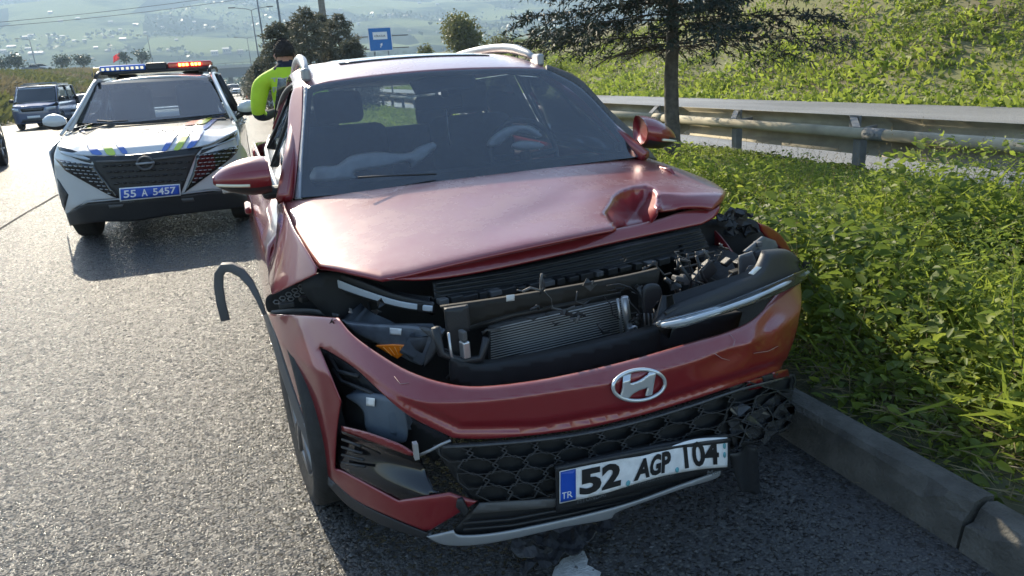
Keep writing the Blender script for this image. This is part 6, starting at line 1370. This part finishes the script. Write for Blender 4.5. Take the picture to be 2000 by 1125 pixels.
pgr = sheet('grille', spl(C3((228, 606, 1), (460, 602), (700, 578), (908, 552, 1), (866, 602, 1), (800, 770), (772, 845, 1), (430, 866, 1), (300, 700), (268, 640))), PF(-.01), M_BLACK, pol, 6, .006)
tube('grille_bar', PF(-.022)(np.array(C3((290, 640), (420, 637), (530, 630)))), .012, M_GREYPL, pgr, 6); tube('grille_bar', PF(-.022)(np.array(C3((620, 625), (740, 612), (860, 598)))), .012, M_GREYPL, pgr, 6)
rg = np.random.default_rng(5)
gp = np.array(C3((290, 650), (860, 612), (800, 775), (430, 855)))[:, :2]
for i in range(5):
    for j in range(13):
        p_ = np.array(C3((300 + j * 43 + (21 if i % 2 else 0), 668 + i * 34 - j * 2.2)))[0]
        if not inside(p_[None, :2] - 2, gp)[0] or not inside(p_[None, :2] + 2, gp)[0]: continue
        q = PF(-.016)(np.array([p_[:2] + (-5, .6), p_[:2] + (5, -.6)])); tube('grille_cell', q, .009, M_GLOSSBLK, pgr, 5)
for poly_, nm in ((C3((48, 618, 1), (150, 640), (272, 656, 1), (300, 700), (425, 848, 1), (385, 842), (250, 770), (112, 692, 1)), 0), (C3((870, 602, 1), (1000, 572), (1112, 542, 1), (1075, 615), (800, 818, 1), (850, 690)), 1)):
    hlp = sheet('head_lamp', spl(poly_, 4), PF(-.010), M_GLOSSBLK, pol, 5, .006); pb_l = np.array(spl(poly_, 4))
    for i in range(11):
        for j in range(13):
            b0 = (95 + j * 30 + (15 if i % 2 else 0), 640 + i * 20 + j * 2.5) if nm == 0 else (800 + j * 27 + (13 if i % 2 else 0), 585 + i * 22 - j * 2)
            c_ = np.array(C3(b0))[0][:2]
            if not (inside(c_[None] + [-4.5, 0], pb_l)[0] and inside(c_[None] + [4.5, 0], pb_l)[0] and inside(c_[None] + [0, 3], pb_l)[0]): continue
            q = PF(-.018)(np.array([c_ + (-3.4, .5 if nm else -.5), c_ + (3.4, -.5 if nm else .5)])); tube('lamp_dash', q, .0055, M_STEEL, hlp, 4)
for poly_ in (C3((62, 546, 1), (180, 580), (262, 632, 1), (255, 646, 1), (190, 628), (85, 585, 1)), C3((900, 572, 1), (1000, 530), (1102, 468, 1), (1100, 488, 1), (1000, 542), (885, 598, 1))):
    d_ = sheet('running_light', spl(poly_, 4), PF(-.012), M_GLOSSBLK, pol, 4, .01)
    cen_ = np.array([q_[:2] for q_ in poly_]).mean(0); sheet('light_strip', cen_ + (np.array(spl(poly_, 4)) - cen_) * [.92, .55] + [0, 1], PF(-.018), M_DRL, d_, 4, .006)
sheet('fog_trim', spl(C3((63, 735, 1), (100, 790), (127, 830, 1), (105, 922, 1), (80, 840)), 4), PF(-.006), M_BLACK, pol, 4, .006)
low = sheet('lower_bumper', spl(C3((112, 944, 1), (240, 878), (430, 862), (780, 830), (1000, 812), (1178, 838, 1), (1170, 895), (1000, 920), (700, 955), (500, 985), (300, 990), (135, 1012, 1)), 5), PF(.0), M_BLACK, pol, 6, .02, (5, .02))
tube('silver_trim', PF(-.012)(np.array(C3((120, 938), (240, 872), (420, 856), (600, 840), (790, 824), (960, 804), (1090, 814)))), .010, M_SILVER, pol, 6)
for a in (C3((360, 890), (450, 885), (440, 905), (365, 910)), C3((780, 855), (850, 848), (860, 868), (790, 875))): sheet('intake_fin', np.array(a), PF(-.008), M_GREYPL, low, 5, .006)
pq = [(233.5, 368.5), (350.5, 360), (352.5, 381), (235, 392.5)]
ppl = sheet('number_plate', np.array([(232.5, 367.5), (351.5, 359), (353.5, 382), (234, 393.5)]), PF(-.03), M_PLW, pol, 6, .004)
sheet('plate_field', bil(pq, np.array([.012, .988, .988, .012]), np.array([.06, .06, .94, .94])), PF(-.0365), M_PLB, ppl, 6, .002)
for tx, s0, s1 in (('55', .06, .27), ('A', .36, .46), ('5457', .55, .93)):
    tv, tf = text2d(tx, .018); ob('plate_lettering', PF(-.040)(bil(pq, s0 + tv[:, 0] * (s1 - s0), .2 + tv[:, 1] * .62)), tf, M_PLW, ppl, False)
tv, tf = text2d('NISSAN', .0); ob('lettering', PF(-.01)(bil([(236, 393), (262, 391), (262, 395), (236, 397)], tv[:, 0], tv[:, 1])), tf, M_LET, low, False)
a = np.linspace(0, 2 * math.pi, 32, endpoint=False); em = tube('badge', PF(-.035)(np.stack([283.8 + 15.5 * np.cos(a), 319 + 12.3 * np.sin(a)], 1)), .011, M_GREYPL, pol, 8, closed=True)
tube('badge_bar', PF(-.04)(np.array([(265.5, 320.5), (302, 317.5)])), .013, M_SILVER, em, 6)
PB = mat('stripe_blue', (.015, .10, .40), .3, coat=.8); PY = mat('stripe_yellow', (.42, .55, .02), .3, coat=.8); PRD = mat('stripe_red', (.6, .06, .05), .3, coat=.8)
for m_, pts in ((PB, ((268, 595), (240, 545), (215, 498), (240, 496), (275, 545), (325, 595))), (PY, ((352, 596), (325, 540), (305, 500), (345, 498), (370, 540), (402, 595))), (PB, ((440, 590), (410, 545), (385, 498), (412, 496), (440, 540), (472, 587))),
              (PB, ((668, 573), (710, 505), (742, 462), (772, 460), (740, 505), (700, 571))), (PY, ((738, 569), (775, 510), (802, 462), (836, 460), (810, 510), (775, 566))), (PB, ((812, 558), (850, 505), (885, 460), (915, 455), (885, 505), (852, 552))),
              (PRD, ((785, 425), (850, 400), (905, 398), (890, 415), (840, 425))), (PY, ((880, 420), (930, 385), (965, 380), (925, 412))), (PB, ((900, 445), (960, 395), (1010, 370), (1030, 370), (975, 405), (930, 445))), (PB, ((185, 440), (200, 440), (228, 468), (205, 468))), (PY, ((235, 430), (262, 428), (258, 446), (240, 448)))):
    sheet('stripe', spl(C3(*pts), 3), PH(.010), m_, phood, 2.0, 0)
tv, tf = text2d('T.C. POLİSİ', .012); ob('hood_lettering', PH(.012)(bil(C3((478, 438), (880, 424), (880, 458), (484, 470)), tv[:, 0], tv[:, 1])), tf, mat('letter_grey', (.16, .17, .22), .4), phood, False)
side_mirror(pol, PW, -.86, 1.45, 1.14, -1, PWH, 1.15, M_BLACK); side_mirror(pol, PW, .86, 1.45, 1.14, 1, PWH, 1.15, M_BLACK)
for s in (-1, 1): tube('roof_rail', PW([(s * .60, 2.0, 1.58), (s * .61, 2.3, 1.635), (s * .61, 3.4, 1.64), (s * .60, 3.75, 1.60)]), .018, M_BLACK, pol, 8)
tube('wiper', PS_(.02)(np.array([(190, 236), (215, 238), (250, 236)])), .010, M_BLACK, pol, 6)
# light bar
LBY = 2.55
lbar = box('light_bar', PW([(0, LBY, 1.625)])[0], (1.24, .26, .035), M_BLACK, pol, -.032, bevel=.012)
M_BLUEL = mat('beacon_blue', (.02, .13, .55), .12, coat=.8); M_REDL = mat('beacon_red', (.45, .015, .015), .12, coat=.8)
box('blue_beacon', PW([(-.37, LBY, 1.675)])[0], (.50, .25, .07), M_BLUEL, lbar, -.032, bevel=.02); rb = box('red_beacon', PW([(.37, LBY, 1.675)])[0], (.50, .25, .07), M_REDL, lbar, -.032, bevel=.02)
box('siren', PW([(0, LBY - .01, 1.675)])[0], (.23, .27, .085), M_BLACK, lbar, -.032, bevel=.02)
M_LED = mat('lit_led', (1, .25, .05), .3, emit=(1.0, .20, .03), es=14.0)
for x in (.26, .30, .34, .40, .44, .48): box('lit_diode', PW([(x, LBY - .131, 1.675)])[0], (.028, .012, .030), M_LED, rb, -.032, bevel=.004)
for x in np.linspace(-.58, -.16, 9): box('diode', PW([(x, LBY - .128, 1.67)])[0], (.03, .008, .03), M_CHROME, lbar, -.032)
for x in (-.5, .5): box('bar_foot', PW([(x, LBY, 1.62)])[0], (.1, .12, .08), M_BLACK, lbar, -.032)

# ------------------------------------------------------------------ dark blue van and the rest of the traffic
def paint2(nm, c, metal=.2): return mat(nm, c, .32, metal=metal, coat=.9, var=.05)
vp = at(68, 252, z=0); YV = -0.05
VW, VL = frame(vp[0] + .25, vp[1] - .75, YV)
van = thing('parked_van', 'dark blue van facing the road in front of the reed bank', 'van', (vp[0], vp[1], 0))
VB = paint2('van_blue', (.075, .10, .18))
VS = dict(L=4.9, w=.95, yc=.72, yf=1.42, yr=4.6, zc=1.20, zr=1.95, zh=1.02, R=.34, y1=.92, y2=3.92, wr=.80, yaw=YV, zb=1.18, step=.14, zs=.3)
shell(van, VW, VS, VB, glass=M_GLASS, detail=True)
side_mirror(van, VW, -.93, 1.1, 1.28, -1, M_BLACK, 1.2); side_mirror(van, VW, .93, 1.1, 1.28, 1, M_BLACK, 1.2)
a = np.linspace(0, 2 * math.pi, 20, endpoint=False); tube('badge', VW(np.stack([.085 * np.cos(a), np.full(20, .02), .88 + .085 * np.sin(a)], 1)), .014, M_STEEL, van, 6, closed=True)
ob('badge_letter', VW([(-.06, .01, .93), (-.035, .01, .93), (0, .01, .85), (.035, .01, .93), (.06, .01, .93), (.01, .01, .81), (-.01, .01, .81)]), [(0, 6, 2, 1), (3, 2, 5, 4), (2, 6, 5)], M_STEEL, van, False)
for x in (-.5, .5): tube('roof_bar', VW([(x * 1.3, 1.6, 1.97), (x * 1.3, 4.4, 1.98)]), .025, M_SILVER, van, 6)
tube('roof_bar', VW([(-.7, 2.2, 2.03), (.7, 2.2, 2.03)]), .03, M_SILVER, van, 6)
# grey car cut by the left picture edge
gpz = at(14, 345, z=0); YG = .10
GW, GL = frame(gpz[0] - 1.22, gpz[1] - .82, YG)
gcar = thing('grey_car', 'silver grey car cut off by the left picture edge', 'car', (gpz[0], gpz[1], 0)); MG = paint2('grey_car_paint', (.10, .10, .097), .4)
shell(gcar, GW, dict(L=4.5, w=.92, yc=1.15, yf=2.0, yr=3.6, zc=1.05, zr=1.58, zh=.88, R=.37, y1=.9, y2=3.6, wr=.62, yaw=YG), MG, glass=M_GLASSD)
side_mirror(gcar, GW, .88, 1.45, 1.1, 1, MG)
# traffic queue in the distance
SED = dict(L=4.5, w=.90, yc=1.2, yf=1.95, yr=3.3, zc=.98, zr=1.46, zh=.80, R=.32, y1=.9, y2=3.55, wr=.58, step=.18)
TR = [(153, 243, .16, (.62, .63, .62), 'white car half hidden between van and police car', .02), (436, 196, .0, (.03, .035, .04), 'dark car just right of the police car roof pillar', 0), (458, 188, 0, (.45, .47, .48), 'silver car in the distant queue left of the officer', 0), (428, 183, 0, (.10, .11, .12), 'grey car in the distant queue beside the police car roof', 0), (455, 176, 0, (.55, .56, .56), 'pale car farther back in the distant queue', 0), (432, 174, 0, (.2, .05, .04), 'dark red car far back in the distant queue', 0), (462, 171, 0, (.4, .4, .4), 'farthest grey car in the queue under the bridge', 0)]
for i, (u, v, yw, c, lb, dx) in enumerate(TR):
    p = at(u, v, z=0); Wt, _ = frame(p[0], p[1], -yw); t = thing('queue_car', lb, 'car', (p[0], p[1], 0), 0, 'cars queueing on the highway'); sp = dict(SED); sp['yaw'] = -yw
    mc = paint2('queue_paint_%d' % i, c); shell(t, Wt, sp, mc, glass=M_GLASSD, detail=False); side_mirror(t, Wt, -.88, 1.4, 1.02, -1, mc); side_mirror(t, Wt, .88, 1.4, 1.02, 1, mc)
# cars up on the ramp
for i, (u, v, c, lb) in enumerate(((93, 137, (.08, .09, .10), 'dark car driving on the ramp beside the leaning lamp mast'), (107, 135, (.7, .7, .68), 'white car driving on the ramp behind the dark car'))):
    p = at(u, v, y=172 + 3 * i); Wt0, _ = frame(p[0], p[1], 1.9); Wt = lambda P, z=p[2] - .3, f=Wt0: f(P) + [0, 0, z]; t = thing('ramp_car', lb, 'car', tuple(p)); sp = dict(SED); sp['yaw'] = 1.9
    shell(t, Wt, sp, paint2('ramp_paint_%d' % i, c), glass=M_GLASSD, detail=False)
# yellow lorry
lp_ = at(176, 205, z=0); YT = .02; TW, TL = frame(lp_[0] + .6, lp_[1] + 12, YT); tp = TW([(0, 0, 0)])[0]
lor = thing('yellow_lorry', 'yellow lorry cab showing above the police car roof', 'lorry', tuple(tp)); MY = paint2('lorry_yellow', (.55, .33, .06), 0); hgt = at(170, 133, y=tp[1])[2]
o = box('cab', TW([(0, 1.1, hgt / 2 + .3)])[0], (2.45, 2.2, hgt - .6), MY, lor, YT, bevel=.14)
box('windscreen', TW([(0, -.02, hgt - 1.15)])[0], (2.2, .06, .95), M_GLOSSBLK, lor, YT, bevel=.03); box('cab_grille', TW([(0, -.02, 1.1)])[0], (1.9, .06, .9), M_BLACK, lor, YT, bevel=.03); box('sun_visor', TW([(0, -.18, hgt - .5)])[0], (2.3, .35, .08), MY, lor, YT, bevel=.03)
for s in (-1, 1):
    box('door_mirror', TW([(s * 1.42, .0, hgt - 1.2)])[0], (.24, .14, .75), M_BLACK, lor, YT, bevel=.04); tube('mirror_arm', TW([(s * 1.2, .2, hgt - .75), (s * 1.42, 0, hgt - .8)]), .03, M_BLACK, lor, 6)
    box('head_lamp', TW([(s * .95, -.03, .75)])[0], (.4, .06, .2), M_CHROME, lor, YT, bevel=.02)
    for y in (.9, 5.2):
        p = TW([(s * 1.05, y, .5)])[0]; wh = bpy.data.objects.new('wheel', None); COL.objects.link(wh); wh.location = p; wh.parent = lor; wh.matrix_parent_inverse = world_of(lor).inverted(); simple_wheel(wh, p, s, .5, .3, YT)
box('load_body', TW([(0, 4.9, hgt / 2 + .5)])[0], (2.5, 5.0, hgt - .9), mat('tipper', (.35, .22, .06), .6, var=.2), lor, YT, bevel=.05); box('bumper', TW([(0, -.05, .5)])[0], (2.4, .2, .35), mat('lorry_red', (.35, .05, .04), .5), lor, YT, bevel=.04)
tube('beacon', TW([(-1.0, .6, hgt), (-1.0, .6, hgt + .22)]), [.13, .10], M_WHITE, lor, 10)
# ================================================================== TRAFFIC OFFICER, seen from behind
hx = at(555, 104, y=6.5); PX, PY = hx[0], 6.5; K = at(550, 78, y=6.5)[2] / 1.80
per = thing('person', 'person in yellow green high visibility jacket standing behind the red car', 'person', (PX, PY, 0))
def sk(name, verts, edges, rad, root=0, lv=2):
    me = bpy.data.meshes.new(name); me.from_pydata([(PX + v[0], PY + v[1], v[2] * K) for v in verts], edges, [])
    o = bpy.data.objects.new(name, me); COL.objects.link(o); md = o.modifiers.new('skin', 'SKIN'); md.use_smooth_shade = True
    for i, r in enumerate(rad): me.skin_vertices[0].data[i].radius = r if isinstance(r, tuple) else (r, r)
    me.skin_vertices[0].data[root].use_root = True
    sub(o, lv); dg = bpy.context.evaluated_depsgraph_get(); m2 = bpy.data.meshes.new_from_object(o.evaluated_get(dg)); bpy.data.objects.remove(o)
    m2.name = name; m2.polygons.foreach_set('use_smooth', [True] * len(m2.polygons)); return m2
V_ = [(0, 0, .95), (0, 0, 1.10), (0, -.01, 1.26), (0, -.01, 1.40), (0, .0, 1.50), (0, .015, 1.57), (0, .02, 1.63), (0, .015, 1.71),
      (-.17, 0, 1.46), (-.27, .0, 1.39), (-.33, -.02, 1.20), (-.345, -.01, 1.08), (-.24, .20, 1.07), (-.16, .30, 1.10),
      (.17, 0, 1.46), (.27, .0, 1.39), (.33, -.02, 1.20), (.345, -.01, 1.08), (.24, .20, 1.07), (.16, .30, 1.10),
      (-.10, 0, .88), (-.11, .01, .50), (-.11, -.01, .10), (-.11, .13, .06), (.10, 0, .88), (.11, .01, .50), (.11, -.01, .10), (.11, .13, .06)]
E_ = [(0, 1), (1, 2), (2, 3), (3, 4), (4, 5), (5, 6), (6, 7), (3, 8), (8, 9), (9, 10), (10, 11), (11, 12), (12, 13), (3, 14), (14, 15), (15, 16), (16, 17), (17, 18), (18, 19), (0, 20), (20, 21), (21, 22), (22, 23), (0, 24), (24, 25), (25, 26), (26, 27)]
R0 = [(.19, .15), (.19, .15), (.21, .15), (.20, .14), (.135, .10), (.075, .08), (.092, .105), (.085, .10), .11, .10, .082, .072, .055, .038, .11, .10, .082, .072, .055, .038, .115, .085, .055, .045, .115, .085, .055, .045]
bm_ = sk('body', V_, E_, R0)
M_HV = mat('hi_vis', (.42, .62, .02), .75, var=.10, vscale=9, bump=.5, bscale=14); M_NAVY = mat('navy_cloth', (.012, .016, .035), .85, var=.2); M_SKIN = mat('skin', (.42, .22, .15), .55, var=.08)
for m_ in (M_HV, M_NAVY, M_SKIN): bm_.materials.append(m_)
for p in bm_.polygons:
    x, y, z = p.center[0] - PX, p.center[1] - PY, p.center[2] / K
    p.material_index = 2 if z > 1.60 else 1 if z > 1.525 and abs(x) < .12 else 1 if z < .90 else 0
    if abs(x) > .1 and .95 < z < 1.2 and (y > .07 or z < 1.085): p.material_index = 1 if y < .27 else 2
body = bpy.data.objects.new('body', bm_); COL.objects.link(body); put(body, per)
# hair: short, dark, a cap over the skull
V, F = [], []; N, M_ = 22, 14; c = np.array([PX, PY + .015, 1.688 * K])
for j in range(M_ + 1):
    th = math.pi * .64 * j / M_
    for i in range(N):
        ph = 2 * math.pi * i / N; back = math.sin(ph) < 0.1
        tt = th * (1.0 if back else .74); r = 1 + .02 * math.sin(i * 5 + j * 3)
        V.append(c + np.array([.084 * math.sin(tt) * math.cos(ph), .102 * math.sin(tt) * math.sin(ph), .110 * math.cos(tt)]) * r)
for j in range(M_):
    for i in range(N): F.append((j * N + i, j * N + (i + 1) % N, (j + 1) * N + (i + 1) % N, (j + 1) * N + i))
hair = ob('hair', V, [f[::-1] for f in F], mat('hair', (.028, .022, .018), .6, bump=1.0, bscale=120), per); solid(hair, .008, 1)
n = 2600; a = RNG.uniform(0, 2 * math.pi, n); th = RNG.uniform(0, math.pi * .62, n) ; nrm = np.stack([np.sin(th) * np.cos(a), np.sin(th) * np.sin(a), np.cos(th)], 1); keep = (nrm[:, 1] < .3) | (nrm[:, 2] > .35)
P = c + nrm * [.093, .111, .119]; hq = fast_quads('hair_tufts', leaf_quads(P[keep], (nrm * .5 + RNG.normal(0, .4, nrm.shape) - [0, 0, .3])[keep], np.full(keep.sum(), .022), np.full(keep.sum(), .0022), .05), MATS['hair'], hair)
for s in (-1, 1):
    ear = []
    for i in range(12): a = 2 * math.pi * i / 12; ear.append((PX + s * .090, PY + .005 + .022 * math.cos(a), (1.645 + .036 * math.sin(a)) * K))
    ob('ear', ear + [(PX + s * .110, PY + .005, 1.65 * K)], [(i, (i + 1) % 12, 12) for i in range(12)], M_SKIN, body)
# face looks away from us
for s in (-1, 1): tube('eye', [(PX + s * .033, PY + .108, 1.668 * K), (PX + s * .033, PY + .116, 1.668 * K)], [.013, .006], M_WHITE, body, 8)
tube('nose', [(PX, PY + .108, 1.665 * K), (PX, PY + .142, 1.635 * K), (PX, PY + .115, 1.628 * K)], [.008, .014, .010], M_SKIN, body, 8); tube('mouth', [(PX - .025, PY + .112, 1.598 * K), (PX, PY + .120, 1.597 * K), (PX + .025, PY + .112, 1.598 * K)], .006, mat('lips', (.35, .12, .10), .5), body, 6)
# hands with five fingers
for s in (-1, 1):
    w_ = np.array([PX + s * .155, PY + .31, 1.10 * K]); o = box('hand', w_ + [-s * .035, .05, .0], (.085, .10, .03), M_SKIN, body, s * .5, smooth=True); bev(o, .013, 2)
    for k in range(4):
        b0 = w_ + [-s * (.065 - .0 * k), .075 + .006 * k, .028 - k * .019]; tube('finger', [b0, b0 + [-s * .03, .022, -.004], b0 + [-s * .045, .008, -.012], b0 + [-s * .04, -.008, -.016]], [.009, .009, .008, .006], M_SKIN, o, 7)
    tube('thumb', [w_ + [-s * .02, .03, .012], w_ + [-s * .045, .035, .038], w_ + [-s * .07, .05, .045]], [.011, .010, .007], M_SKIN, o, 7)
# jacket lettering laid on the cloth of the back
from mathutils.bvhtree import BVHTree
bv = BVHTree.FromPolygons([tuple(v.co) for v in bm_.vertices], [tuple(p.vertices) for p in bm_.polygons])
M_RFL = mat('reflective_grey', (.33, .36, .36), .4)
def back_text(tx, x0, x1, z0, z1, bold=.012):
    tv, tf = text2d(tx, bold); V = []
    for a_, b_ in tv:
        x, z = x0 + a_ * (x1 - x0), z0 + b_ * (z1 - z0); h = bv.ray_cast(Vector((x, PY - 1, z)), Vector((0, 1, 0))); V.append((x, (h[0][1] if h[0] else PY - .12) - .006, z))
    ob('jacket_lettering', V, tf, M_RFL, body, False)
back_text('TRAFİK', PX - .17, PX + .17, 1.40 * K, 1.455 * K); back_text('POLİSİ', PX - .17, PX + .17, 1.30 * K, 1.37 * K)
back_text('MOTO', PX - .23, PX - .02, 1.17 * K, 1.225 * K)
